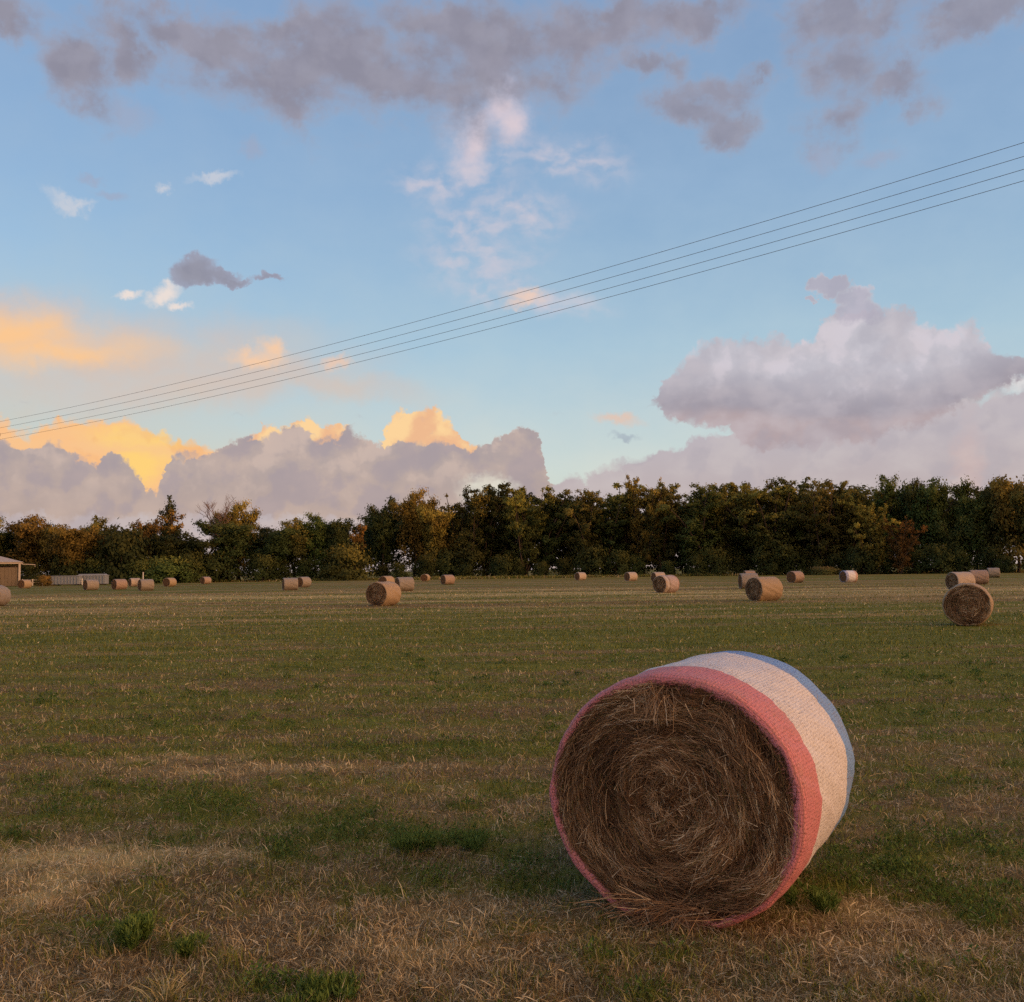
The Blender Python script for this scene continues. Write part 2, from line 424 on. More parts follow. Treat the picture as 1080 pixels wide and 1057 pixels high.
def simple(name, col, rough=0.85, var=0.15, scale=6.0, spec=0.15):
    m_, t, b = mat(name, rough, spec)
    co = t.add('ShaderNodeTexCoord').outputs['Object']
    n = t.noise(co, scale, 5, 0.6)
    t.put(b.inputs['Base Color'], t.mix(n, rgb(*[c * (1 - var) for c in col]), rgb(*[min(1, c * (1 + var)) for c in col])))
    bump(t, b, n, 0.3, 0.01)
    return m_

SOIL, THATCH, STRAW = rgb(.05, .032, .021), rgb(.135, .088, .046), rgb(.34, .26, .14)
OLIVE, FRESH, DEEP = rgb(.105, .115, .034), rgb(.085, .16, .032), rgb(.032, .085, .022)

# field soil and cut sward: cover comes from the same plant-cover map that places the stalks
M_field, t, b = mat('field_ground', 0.95, 0.05)
pos = t.add('ShaderNodeTexCoord').outputs['Object']
gr, pl = attr(t, 'green'), attr(t, 'pale')
n1 = t.noise(pos, 9.0, 6, 0.7); n2_ = t.noise(t.v('MULTIPLY', pos, (0.35, 1.5, 1)), 1.3, 6, 0.65); n3 = t.noise(pos, 55.0, 3, 0.6)
n4 = t.noise(t.v('MULTIPLY', pos, (0.12, 1.0, 1)), 0.35, 6, 0.6)
dist_y = t.v('LENGTH', pos)
near_soil = t.ss(dist_y, 9, 26)
brown = t.mix(t.lr(n1, 0.35, 0.65), SOIL, THATCH)
brown = t.mix(near_soil, brown, t.mix(t.ss(n2_, 0.3, 0.7), rgb(.13, .086, .036), rgb(.21, .15, .062)))
brown = t.mix(t.m('MULTIPLY', pl, t.lr(n2_, 0.3, 0.65, 0.45, 1.0)), brown, rgb(.46, .37, .15))
brown = t.mix(t.m('MULTIPLY', t.ss(n3, 0.55, 0.75), 0.5), brown, STRAW)
green_c = t.mix(t.ss(n2_, 0.3, 0.7), rgb(.078, .092, .016), rgb(.160, .165, .034))
gm = t.ss(t.m('ADD', gr, t.m('ADD', t.m('MULTIPLY', t.m('SUBTRACT', n2_, 0.5), 1.1), t.m('MULTIPLY', t.m('SUBTRACT', n4, 0.5), 1.1))), 0.25, 0.75)
t.put(b.inputs['Base Color'], t.mix(gm, brown, green_c))
bump(t, b, t.m('ADD', n1, t.m('MULTIPLY', n3, 0.4)), 0.7, 0.03)

# stalks, blades and hay strands: dead <-> living by attribute, each stalk its own shade
def stalk_mat(name, dead, live):
    m_, t, b = mat(name, 0.75, 0.2)
    r = attr(t, 'rnd'); k = attr(t, 'live')
    t.put(b.inputs['Base Color'], t.mix(k, t.ramp(r, dead), t.ramp(r, live)))
    tr = t.add('ShaderNodeBsdfTranslucent'); t.put(tr.inputs[0], t.mix(k, t.ramp(r, dead), t.ramp(r, live)))
    mx = t.add('ShaderNodeMixShader'); mx.inputs[0].default_value = 0.25
    o_ = t.n['Material Output']
    t.l.new(b.outputs[0], mx.inputs[1]); t.l.new(tr.outputs[0], mx.inputs[2]); t.l.new(mx.outputs[0], o_.inputs[0])
    return m_
M_stalk = stalk_mat('stalks', [(0, rgb(.05, .034, .018)), (.28, rgb(.165, .120, .060)), (.58, rgb(.35, .275, .145)), (1, rgb(.80, .70, .46))],
                    [(0, rgb(.035, .050, .010)), (.36, rgb(.118, .140, .026)), (.72, rgb(.22, .23, .050)), (1, rgb(.33, .33, .10))])
M_weed = stalk_mat('weed_leaves', [(0, rgb(.2, .13, .06)), (1, rgb(.45, .36, .2))],
                   [(0, rgb(.03, .06, .014)), (.5, rgb(.08, .14, .028)), (1, rgb(.17, .23, .055))])
M_haystrand = stalk_mat('hay_strands', [(0, rgb(.06, .032, .018)), (.3, rgb(.19, .11, .058)), (.6, rgb(.37, .235, .13)), (.82, rgb(.56, .41, .25)), (1, rgb(.80, .68, .48))],
                        [(0, rgb(.07, .06, .02)), (1, rgb(.2, .17, .06))])

# ----------------------------------------------------------------------------- plant cover map (world metres)
def spot(px, py):
    d = ray(px, py); k = -EYE.z / d.z
    return d.x * k, d.y * k
GREEN_SPOTS = [(*spot(x, y), rx, ry, a) for x, y, rx, ry, a in [
    (40, 824, .85, .30, .8), (125, 835, .5, .3, .7), (205, 852, .45, .3, .8), (250, 862, .35, .18, .5), (380, 872, .3, .2, .45), (437, 882, .28, .2, .9), (495, 876, .22, .2, .95),
    (545, 832, .25, .2, .4), (600, 930, .2, .2, .6), (560, 900, .2, .2, .3), (855, 935, .42, .35, .75), (905, 895, .5, .5, .5), (862, 955, .14, .12, 1.0), (960, 900, .5, .3, .4), (1010, 950, .4, .3, .35),
    (300, 905, .3, .2, .5), (90, 860, .4, .2, .5), (660, 1000, .3, .2, .4), (1040, 880, .5, .4, .5), (960, 830, .8, .4, .4), (470, 915, .3, .2, .5), (330, 860, .4, .2, .6), (180, 940, .25, .15, .45), (540, 985, .2, .15, .5), (1000, 760, 1.5, .6, .35), (120, 770, 1.4, .5, .35), (420, 790, 1.0, .5, .35), (138, 985, .14, .16, 1.0), (190, 998, .1, .1, .9), (245, 1008, .14, .12, .8), (60, 1000, .3, .2, .45), (340, 1042, .2, .12, 1.0), (240, 1040, .2, .1, .7), (385, 972, .12, .12, .7), (290, 940, .2, .1, .5),
    (700, 1045, .16, .12, .6), (445, 990, .1, .1, .5), (340, 1010, .1, .1, .5), (620, 1010, .2, .15, .4), (980, 1010, .3, .2, .4), (1040, 1020, .3, .2, .35), (740, 990, .3, .12, .5),
    (380, 715, 1.3, .9, .5), (470, 722, .9, .6, .4), (60, 740, 2.2, .6, .3), (250, 760, 2.0, .6, .3), (880, 690, 3., 2., .3), (960, 670, 5, 3, .4)]]
for _k in range(46):
    _r = 4.0 + 6.5 * rng.random(); _a = rng.uniform(-.55, .5)
    GREEN_SPOTS.append((math.sin(_a) * _r, math.cos(_a) * _r, rng.uniform(.05, .16), rng.uniform(.05, .13), rng.uniform(.5, 1.0)))
DRY_SPOTS = [(*spot(x, y), rx, ry, a) for x, y, rx, ry, a in [(40, 915, .55, .35, .9), (110, 905, .4, .3, .5), (20, 950, .3, .25, .9), (240, 905, .4, .2, .5), (470, 955, .6, .25, .4), (420, 1000, .5, .2, .5), (900, 960, .3, .25, .5), (960, 1000, .6, .2, .4), (300, 810, 1.2, .2, .7), (150, 800, 1.2, .25, .5)]]
def cover(x, y):
    r = np.hypot(x, y)
    base = np.interp(r, [0, 4, 6, 8, 11, 16, 22, 30, 42, 50, 80, 92, 150, 185, 260], [.05, .17, .28, .42, .52, .60, .70, .78, .62, .42, .26, .46, .52, .56, .6])
    amp = np.interp(r, [0, 6, 12, 30, 200], [1.0, 1.05, .9, .8, 1.1])
    sx_ = np.interp(r, [0, 8, 25, 100], [1.0, 1.6, 4.0, 16.0]); sy_ = np.interp(r, [0, 8, 25, 100], [1.0, .9, 1.3, 3.0])
    # noise at two fixed stretches blended by distance keeps the pattern continuous
    k = np.clip((r - 7) / 14, 0, 1); k2 = np.clip((r - 30) / 40, 0, 1)
    n = (.5 * fbm(x / .55, y / .5, 3, 4) + .5 * fbm(x / .2, y / .17, 13, 3)) * (1 - k) + fbm(x / 2.6, y / .9, 5, 5) * k * (1 - k2) + (.5 * fbm(x / 14., y / 3.0, 9, 5) + .5 * fbm(x / 45., y / 7.0, 19, 4)) * k2 * 1.0
    g = base + amp * (n - 0.5) * 1.5
    for a, b_, rx, ry, s in GREEN_SPOTS: g = g + s * np.exp(-(((x - a) / rx) ** 2 + ((y - b_) / ry) ** 2)) * np.clip(2.6 * fbm(x / .17, y / .14, 71, 2) - .55, 0, 1.2) * .85
    for a, b_, rx, ry, s in DRY_SPOTS: g = g - .6 * s * np.exp(-(((x - a) / rx) ** 2 + ((y - b_) / ry) ** 2))
    row = fbm((x + .25 * y) / 9. + 50, (y - .12 * x) / .55 + 50, 33, 3) - .5
    g = g + row * np.interp(r, [0, 6, 12, 60, 120], [0, .4, .9, 1.0, .5])
    p = np.interp(r, [0, 6, 12, 20, 44, 54, 78, 88, 120, 180, 188, 195, 300], [.30, .25, .22, .15, .35, .72, .85, .40, .25, .25, .9, .5, .3])
    p = p * np.where(r > 30, np.clip(3.2 * fbm(x / 30., y / 3.2, 21, 4) - .9, 0, 1.3), .35 + 1.3 * fbm(x / 2., y / .8, 22, 4))
    for a, b_, rx, ry, s in DRY_SPOTS: p = p + s * np.clip(2.4 * fbm(x / .3, y / .2, 72, 3) - .5, 0, 1) * np.exp(-(((x - a) / rx) ** 2 + ((y - b_) / ry) ** 2))
    return np.clip(g, 0, 1), np.clip(p, 0, 1)
def ground_z(x, y):
    r = np.hypot(x, y); f = np.clip(1 - (r - 12) / 30, 0, 1)
    return 0.035 * (fbm(x / 1.7, y / 1.2, 40, 3) - .5) * np.clip(1 - (r - 40) / 60, 0, 1) * 2 + 0.05 * (fbm(x / .22, y / .2, 41, 3) - .5) * f - .01

# ----------------------------------------------------------------------------- ground: one sheet to the horizon
ang = np.concatenate([np.arange(-42, 42.01, 0.28), np.arange(45, 318, 3.0)]) * math.pi / 180
rad = np.concatenate([[0.02, 1.0, 1.8, 2.4], np.geomspace(2.8, 260, 400), np.geomspace(280, 9000, 24)])
A, RR = np.meshgrid(ang, rad); X = np.sin(A) * RR; Y = np.cos(A) * RR
Z = ground_z(X, Y); na, nr = len(ang), len(rad)
idx = np.arange(na * nr).reshape(nr, na); nxt = np.roll(idx, -1, axis=1)
quads = np.stack([idx[:-1].ravel(), nxt[:-1].ravel(), nxt[1:].ravel(), idx[1:].ravel()], 1)[:, ::-1]
G_, P_ = cover(X.ravel(), Y.ravel())
me = mesh_np('ground', np.stack([X, Y, Z], -1), quads, mats=[M_field], attrs={'green': G_, 'pale': P_}, smooth=True)
tag(link('ground', me), kind='structure')

# ----------------------------------------------------------------------------- sward as countless stalks
def scatter(n, r0, r1, power, half=0.80):
    n = int(n * 1.3)
    """distances with density falling as r**-power per metre of distance"""
    u = rng.random(n); k = 1 - power
    r = (r0 ** k + u * (r1 ** k - r0 ** k)) ** (1 / k)
    a = (rng.random(n) * 2 - 1) * half
    return np.sin(a) * r, np.cos(a) * r, r
def blades(x, y, z, h, lean, az, width, live, rnd, droop=0.35):
    """bent tapering blades: two base, two middle, one tip vertex each"""
    n = len(x); root = np.stack([x, y, z], 1)
    d = np.stack([np.cos(az) * lean, np.sin(az) * lean, np.sqrt(np.clip(1 - lean ** 2, 0, 1))], 1)
    fa = rng.random(n) * math.pi * 2
    s = np.stack([np.cos(fa), np.sin(fa), np.zeros(n)], 1)
    s -= d * (s * d).sum(1, keepdims=True); s /= np.linalg.norm(s, axis=1, keepdims=True) + 1e-6
    s *= width[:, None] * 0.5
    mid = root + d * (h * 0.55)[:, None]
    d2 = d.copy(); d2[:, :2] += np.stack([np.cos(az), np.sin(az)], 1) * droop; d2[:, 2] -= droop * 0.7 * (lean > 0.2)
    d2 /= np.linalg.norm(d2, axis=1, keepdims=True)
    tip = mid + d2 * (h * 0.45)[:, None]
    V = np.stack([root - s, root + s, mid - s * .8, mid + s * .8, tip], 1).reshape(-1, 3)
    k = np.arange(n)[:, None] * 5
    return V, k + np.array([[0, 1, 3, 2]]), k + np.array([[2, 3, 4]]), np.repeat(live, 5), np.repeat(rnd, 5)
def join(parts):
    V, Q, T, L, N = [], [], [], [], []; k = 0
    for v_, q_, t_, l_, n_ in parts:
        V.append(v_); Q.append(q_ + k); T.append(t_ + k); L.append(l_); N.append(n_); k += len(v_)
    return np.concatenate(V), np.concatenate(Q), np.concatenate(T), {'live': np.concatenate(L), 'rnd': np.concatenate(N)}
def lod(r, s): return np.maximum(1.0, r / s)

# cut stubble and living grass blades
parts = []
x, y, r = scatter(330000, 2.4, 95, 1.55)
g, p = cover(x, y); live = (rng.random(len(x)) < np.clip(g * 1.15, .02, .97)).astype(float)
cl = fbm(x / .11, y / .11, 91, 3)
h = np.where(live > 0, rng.uniform(.025, .075, len(x)), rng.uniform(.015, .06, len(x))) * (1 + .4 * g) * np.clip(r / 18, 1, 1.5) * (.35 + 1.3 * cl)
tall = (rng.random(len(x)) < .015) & (r < 14); h = np.where(tall, h * 1.9, h)
lean = np.clip(rng.normal(.45, .25, len(x)), 0, .97)
rn = np.clip(np.where(live > 0, rng.beta(2, 2.6, len(x)), rng.beta(1.8, 2.4, len(x)) + .35 * p), 0, 1)
parts.append(blades(x, y, ground_z(x, y) - .004, h, lean, rng.random(len(x)) * 6.283, .0034 * lod(r, 7) * rng.uniform(.6, 1.6, len(x)), live, rn))
V, Q, T, AT = join(parts)
o = link('field_grass', mesh_np('field_grass', V, Q, T, [M_stalk], AT)); tag(o, 'short mown grass and upright stubble covering the hay field', 'grass', kind='stuff')

# fallen straw lying on the soil
parts = []
x, y, r = scatter(240000, 2.4, 40, 1.7)
g, p = cover(x, y); keep = rng.random(len(x)) < np.clip(1.1 - g * .8 + p * .3, .1, 1) * np.clip(fbm(x / .16, y / .13, 92, 3) * 3.2 - .75, .12, 1); x, y, r, g, p = (q[keep] for q in (x, y, r, g, p)); n = len(x)
parts.append(blades(x, y, ground_z(x, y) + rng.uniform(.0, .018, n), rng.uniform(.02, .085, n), np.clip(rng.normal(.97, .05, n), .6, .998), rng.random(n) * 6.283,
                    .0034 * lod(r, 7) * rng.uniform(.5, 1.6, n), np.zeros(n), np.clip(rng.beta(1.8, 2.6, n) + .3 * p, 0, 1), droop=.15))
# tangled dry tufts where the sward is palest
cx, cy, cr = scatter(1500, 3.2, 22, 1.5)
g, p = cover(cx, cy); ok = rng.random(len(cx)) < (p * 1.1 + .12) * (1 - g); cx, cy, cr = cx[ok], cy[ok], cr[ok]
m = 34; n = len(cx) * m
ex = np.repeat(cx, m) + rng.normal(0, .035, n); ey = np.repeat(cy, m) + rng.normal(0, .035, n)
parts.append(blades(ex, ey, ground_z(ex, ey), rng.uniform(.04, .11, n), np.clip(rng.normal(.72, .22, n), .05, .98), rng.random(n) * 6.283, .0026 * lod(np.repeat(cr, m), 7), np.zeros(n), rng.beta(3.2, 2.0, n)))
V, Q, T, AT = join(parts)
o = link('dry_straw', mesh_np('dry_straw', V, Q, T, [M_stalk], AT)); tag(o, 'loose dry straw and dead thatch lying over the field', 'straw', kind='stuff')

# low broad-leaved weeds in the green patches
def leaflets(x, y, z, size, rnd, live=None, up=.1, slim=.3):
    """small leaf-shaped quads at random tilts"""
    n = len(x); c = np.stack([x, y, z], 1)
    a = rng.normal(0, 1, (n, 3)); a[:, 2] = np.abs(a[:, 2]) * .6 + up; a /= np.linalg.norm(a, axis=1, keepdims=True)
    b_ = np.cross(a, rng.normal(0, 1, (n, 3))); b_ /= np.linalg.norm(b_, axis=1, keepdims=True) + 1e-6
    a = a * size[:, None]; b_ = b_ * size[:, None] * slim
    V = np.stack([c, c + a * .5 + b_, c + a, c + a * .5 - b_], 1).reshape(-1, 3)
    k = np.arange(n)[:, None] * 4
    L = np.ones(n) if live is None else live
    return V, k + np.array([[0, 1, 2, 3]]), np.zeros((0, 3), int), np.repeat(L, 4), np.repeat(rnd, 4)
cx, cy, cr = scatter(19000, 3.3, 24, 1.6)
g, p = cover(cx, cy); ok = (rng.random(len(cx)) < np.clip((g - .46) * 1.7, 0, 1) * np.clip(fbm(cx / .16, cy / .16, 61, 2) * 3 - .9, 0, 1)) & (rng.random(len(cx)) > (cr - 8) / 14); cx, cy, cr, g = cx[ok], cy[ok], cr[ok], g[ok]
m = 30; n = len(cx) * m; hh = np.repeat(rng.uniform(.03, .085, len(cx)) * (.6 + .7 * g), m); u = rng.random(n)
ex = np.repeat(cx, m) + rng.normal(0, .05, n) * (1.1 - .3 * u); ey = np.repeat(cy, m) + rng.normal(0, .05, n) * (1.1 - .3 * u)
shade = np.repeat(rng.random(len(cx)), m)
V, Q, T, AT = join([leaflets(ex, ey, ground_z(ex, ey) + u * hh, rng.uniform(.014, .034, n) * lod(np.repeat(cr, m), 9), np.clip(shade * .6 + rng.random(n) * .4, 0, 1), up=.6, slim=.2)])
o = link('low_weeds', mesh_np('low_weeds', V, Q, T, [M_weed], AT)); tag(o, 'low dark green weeds growing in patches through the cut grass', 'weeds', kind='stuff')

# ----------------------------------------------------------------------------- single weeds and tufts one can pick out
def weed(px, py, rad_, hgt, n, label, leafy=True, live=1.0, stems=26):
    x0, y0 = spot(px, py)
    o_ = empty('weed' if leafy else 'grass_tuft', (x0, y0, float(ground_z(x0, y0))))
    tag(o_, label, 'weed' if leafy else 'grass tuft', 'single plants standing out of the stubble')
    a = rng.random(stems) * 6.283; ln = np.clip(rng.normal(.35 if leafy else .5, .2, stems), .02, .93)
    V, Q, T, AT = join([blades(rng.normal(0, rad_ * .25, stems), rng.normal(0, rad_ * .25, stems), np.zeros(stems) - .01, hgt * rng.uniform(.7, 1.1, stems), ln, a, np.full(stems, .004),
                               np.full(stems, live * .5 if leafy else live), rng.random(stems) * .5 + .4)])
    link('stems' if leafy else 'blades', mesh_np('stems', V, Q, T, [M_stalk], AT), o_)
    if leafy:
        n = int(n * 1.4); lobes = rng.normal(0, rad_ * .5, (9, 2)); k_ = rng.integers(0, 9, n); u = rng.random(n) ** .8 * (.55 + .45 * rng.random(9)[k_]); th = rng.random(n) * 6.283; rr = np.sqrt(rng.random(n)) * rad_ * .42 * (.5 + .7 * u)
        V, Q, T, AT = join([leaflets(lobes[k_, 0] + np.cos(th) * rr, lobes[k_, 1] + np.sin(th) * rr, hgt * (.12 + .9 * u), rng.uniform(.02, .045, n), np.clip(rng.beta(2, 2, n) * .6 + .5 * u, 0, 1), up=1.3, slim=.09)])
        link('leaves', mesh_np('leaves', V, Q, T, [M_weed], AT), o_)
weed(138, 1000, .085, .115, 1500, 'bright green feathery weed on reddish stems, tallest at the lower left')
weed(192, 1008, .05, .07, 500, 'small green weed just right of the feathery reddish-stemmed weed')
weed(340, 1052, .12, .075, 1300, 'wide bright green weed at the bottom edge left of the bale')
weed(862, 962, .08, .10, 900, 'dark green broad-leaved weed in the shade beside the big bale')
weed(496, 890, .12, .10, 900, 'bright green weed left of the big bale, farther back')
weed(437, 898, .14, .10, 1000, 'green spreading weed beside a brighter one left of the bale')
weed(175, 1060, .07, .17, 0, 'pale yellow grass tuft arching outward at the bottom left edge', leafy=False, live=.35, stems=70)
weed(722, 972, .03, .13, 0, 'dry pale seed stalk standing in front of the big bale face', leafy=False, live=0.0, stems=9)

# ----------------------------------------------------------------------------- round hay bales
BR, BL = 0.60, 1.30                     # radius and length of an ordinary bale
def section(th, r=BR):
    """bale outline: a circle that has settled, wider than high, flat where it stands"""
    x = np.cos(th) * r * 1.04; z = np.sin(th) * r * .985
    z = np.maximum(z, -r * .93 + .02 * (x / r) ** 2)
    return x, z
M_core, t, b = mat('hay_end', 0.95, 0.05)
pos = t.add('ShaderNodeTexCoord').outputs['Object']
px_, py_, pz_ = t.sep(pos)
rr_ = t.m('SQRT', t.m('ADD', t.m('MULTIPLY', px_, px_), t.m('MULTIPLY', pz_, pz_)))
th_ = t.m('ARCTAN2', pz_, px_)
wn = t.noise(pos, 5.0, 4, 0.6)
sp = t.m('SINE', t.m('ADD', t.m('MULTIPLY', rr_, 62.0), t.m('ADD', th_, t.m('MULTIPLY', wn, 6.0))))
fib = t.noise(t.comb(t.m('MULTIPLY', rr_, 60.0), t.m('MULTIPLY', th_, 5.0), py_), 1.0, 5, 0.7)
hcol = t.ramp(t.m('ADD', t.m('MULTIPLY', sp, .03), fib), [(.25, rgb(.055, .026, .014)), (.5, rgb(.14, .075, .038)), (.72, rgb(.24, .145, .08)), (.9, rgb(.36, .25, .15))])
t.put(b.inputs['Base Color'], hcol)
bump(t, b, t.m('ADD', t.m('MULTIPLY', sp, .12), fib), 0.9, 0.03)

def net_material(name, bands, weave=.35, rough=.6, hay=.25):
    """knitted net wrap: lengthwise colour bands, rows of stitches, hay showing through"""
    m_, t, b = mat(name, rough, 0.25)
    pos = t.add('ShaderNodeTexCoord').outputs['Object']
    x_, y_, z_ = t.sep(pos); th = t.m('ARCTAN2', z_, x_); s = t.m('MULTIPLY', th, .6)
    edge = t.m('ADD', t.m('MULTIPLY', t.m('SUBTRACT', t.noise(pos, 26, 3, .6), .5), .06), t.m('MULTIPLY', t.m('SUBTRACT', t.noise(pos, 2.5, 2, .5), .5), .10))
    f = t.lr(t.m('ADD', y_, edge), -BL / 2, BL / 2)
    c = t.ramp(f, bands, 'CONSTANT') if len(bands) > 1 else bands[0][1]
    rad_n = t.m('SQRT', t.m('ADD', t.m('MULTIPLY', x_, x_), t.m('MULTIPLY', z_, z_)))
    q = t.comb(t.m('MULTIPLY', s, 62.0), t.m('MULTIPLY', t.m('ADD', y_, rad_n), 150.0), 0.0)
    vo = t.add('ShaderNodeTexVoronoi', feature='F1', voronoi_dimensions='2D'); t.put(vo.inputs['Vector'], q); vo.inputs['Scale'].default_value = 1.0; vo.inputs['Randomness'].default_value = .55
    stitch = t.ss(vo.outputs['Distance'], .35, .85)
    rows = t.m('MULTIPLY_ADD', t.m('SINE', t.m('ADD', t.m('MULTIPLY', y_, 330.0), t.m('MULTIPLY', edge, 60))), .5, .5)
    grime = t.noise(pos, 7.0, 5, .65); fine_ = t.noise(t.v('MULTIPLY', pos, (1, .4, 1)), 90.0, 3, .7)
    hole = t.m('MULTIPLY', t.m('MULTIPLY', stitch, t.ss(fine_, .42, .62)), weave * 2.0, clamp=True)
    c2 = t.mix(t.m('MULTIPLY', t.ss(grime, .4, .75), hay), c, rgb(.36, .26, .16))
    c2 = t.mix(t.m('MULTIPLY', rows, .34), c2, rgb(.22, .15, .11))
    c2 = t.mix(hole, c2, rgb(.14, .075, .04))
    t.put(b.inputs['Base Color'], c2)
    bump(t, b, t.m('ADD', t.m('MULTIPLY', stitch, -.6), t.m('ADD', t.m('MULTIPLY', rows, .35), t.m('MULTIPLY', grime, 1.2))), .8, .012)
    return m_
PINK, WHITE, BLUE = rgb(.62, .22, .255), rgb(.74, .74, .77), rgb(.16, .36, .74)
M_net_tri = net_material('net_pink_white_blue', [(0, PINK), (.215, WHITE), (.775, BLUE), (1.0, BLUE)], .30, hay=.25)
M_net_straw = net_material('net_straw', [(0, rgb(.36, .27, .165))], .25, hay=.5)
M_net_grey = net_material('net_grey', [(0, rgb(.26, .24, .205))], .3, hay=.4)
M_net_pale = net_material('net_pale', [(0, rgb(.44, .37, .30))], .3, hay=.3)
M_net_rose = net_material('net_rose', [(0, rgb(.32, .235, .185))], .3, hay=.3)
M_net_stripe = net_material('net_white_stripes', [(0, rgb(.40, .33, .27)), (.12, rgb(.46, .43, .42)), (.26, rgb(.24, .20, .18)), (.36, rgb(.40, .33, .33)), (.9, rgb(.36, .24, .22))], .3)
M_net_blue = net_material('net_blue_white', [(0, rgb(.3, .36, .55)), (.22, WHITE), (.80, rgb(.6, .42, .36)), (1., PINK)], .25)

def end_disc(sign, nr_, nt_, seed, relief):
    """one end of the roll: packed hay, slightly domed and lumpy"""
    rr = np.linspace(0.0, 1.0, nr_); th = np.linspace(0, 2 * math.pi, nt_, endpoint=False)
    RRR, TH = np.meshgrid(rr, th, indexing='ij'); sx_, sz_ = section(TH, BR * .985)
    x = sx_ * RRR; z = sz_ * RRR
    n = fbm(RRR * 26 + TH * .95 + 8, np.cos(TH) * 2.5 + 5 + RRR, seed, 4) - .5
    n2 = fbm(x * 7 + 10, z * 7 + 10, seed + 3, 3) - .5
    off = .035 * (1 - RRR ** 2) - .05 * np.clip((RRR - .93) / .07, 0, 1) ** 2 + relief * (n * .05 + n2 * .06)
    y = sign * (BL / 2 - .03 + off)
    idx = np.arange(nr_ * nt_).reshape(nr_, nt_); nx = np.roll(idx, -1, 1)
    q = np.stack([idx[:-1].ravel(), idx[1:].ravel(), nx[1:].ravel(), nx[:-1].ravel()], 1)
    return np.stack([x, y, z], -1).reshape(-1, 3), (q if sign < 0 else q[:, ::-1])
def end_meshes(seed, nr_, nt_, relief, m_):
    out_ = []
    for s in (-1, 1):
        v_, q_ = end_disc(s, nr_, nt_, seed + s, relief); out_.append(mesh_np('hay_end', v_, q_, mats=[m_], smooth=True))
    return out_
def net_mesh(seed, ny, nt_, m_, lump=1.0):
    """the wrapped barrel, its edges turned in over the rim"""
    prof = [(-BL / 2 + .012, .905), (-BL / 2 - .004, .935), (-BL / 2 - .002, .965), (-BL / 2 + .018, .990), (-BL / 2 + .05, 1.0)]
    prof += [(yy, 1.0 + .018 * math.cos(yy / BL * math.pi)) for yy in np.linspace(-BL / 2 + .09, BL / 2 - .09, ny)]
    prof += [(-a, c) for a, c in prof[4::-1]]
    pr = np.array(prof); th = np.linspace(0, 2 * math.pi, nt_, endpoint=False)
    YY, TH = np.meshgrid(pr[:, 0], th, indexing='ij'); K = np.repeat(pr[:, 1][:, None], nt_, 1)
    sx_, sz_ = section(TH); s = TH * BR
    edge = (np.abs(YY) > BL / 2 - .03)
    K = K + lump * ((fbm(np.cos(TH) * 4 + 9, np.sin(TH) * 4 + 9 + YY * 3, seed, 3) - .5) * .042 + (fbm(YY * 26 + 5, np.cos(TH) * 2.2 + 4 + np.sin(TH), seed + 5, 3) - .5) * .024)
    K = K + np.where(K < .95, (fbm(np.cos(TH) * 9 + 20, np.sin(TH) * 9 + 20, seed + 8, 3) - .5) * .07 * lump, 0)
    idx = np.arange(K.size).reshape(K.shape); nx = np.roll(idx, -1, 1)
    q = np.stack([idx[:-1].ravel(), nx[:-1].ravel(), nx[1:].ravel(), idx[1:].ravel()], 1)[:, ::-1]
    return mesh_np('net_wrap', np.stack([sx_ * K, YY, sz_ * K], -1), q, mats=[m_], smooth=True)
def ribbons(P0, D0, length, curl_c, width, segs=6, jitter=.25, normal=None):
    """curved flat strands; curl_c = centre-seeking turn per strand"""
    n = len(P0); pts = [P0]; d = D0 / np.linalg.norm(D0, axis=1, keepdims=True); wob = rng.normal(0, 1, (n, 3)) * jitter
    for i in range(segs):
        d = d + (curl_c + wob * rng.uniform(.3, 1.0, (n, 1))) * (length / segs)[:, None] * 6
        if i == segs // 2: wob = rng.normal(0, 1, (n, 3)) * jitter
        d /= np.linalg.norm(d, axis=1, keepdims=True); pts.append(pts[-1] + d * (length / segs)[:, None])
    pts = np.stack(pts, 1); nn = normal + rng.normal(0, .35, (n, 3))
    tan = np.gradient(pts, axis=1); side = np.cross(tan, nn[:, None, :]); side /= np.linalg.norm(side, axis=2, keepdims=True) + 1e-9
    taper = np.linspace(1, .45, segs + 1)[None, :, None]
    side = side * width[:, None, None] * .5 * taper
    V = np.stack([pts - side, pts + side], 2).reshape(n, -1, 3); m = 2 * (segs + 1)
    q = np.array([[2 * i, 2 * i + 1, 2 * i + 3, 2 * i + 2] for i in range(segs)])
    Q = (np.arange(n)[:, None, None] * m + q[None]).reshape(-1, 4)
    return V.reshape(-1, 3), Q, m
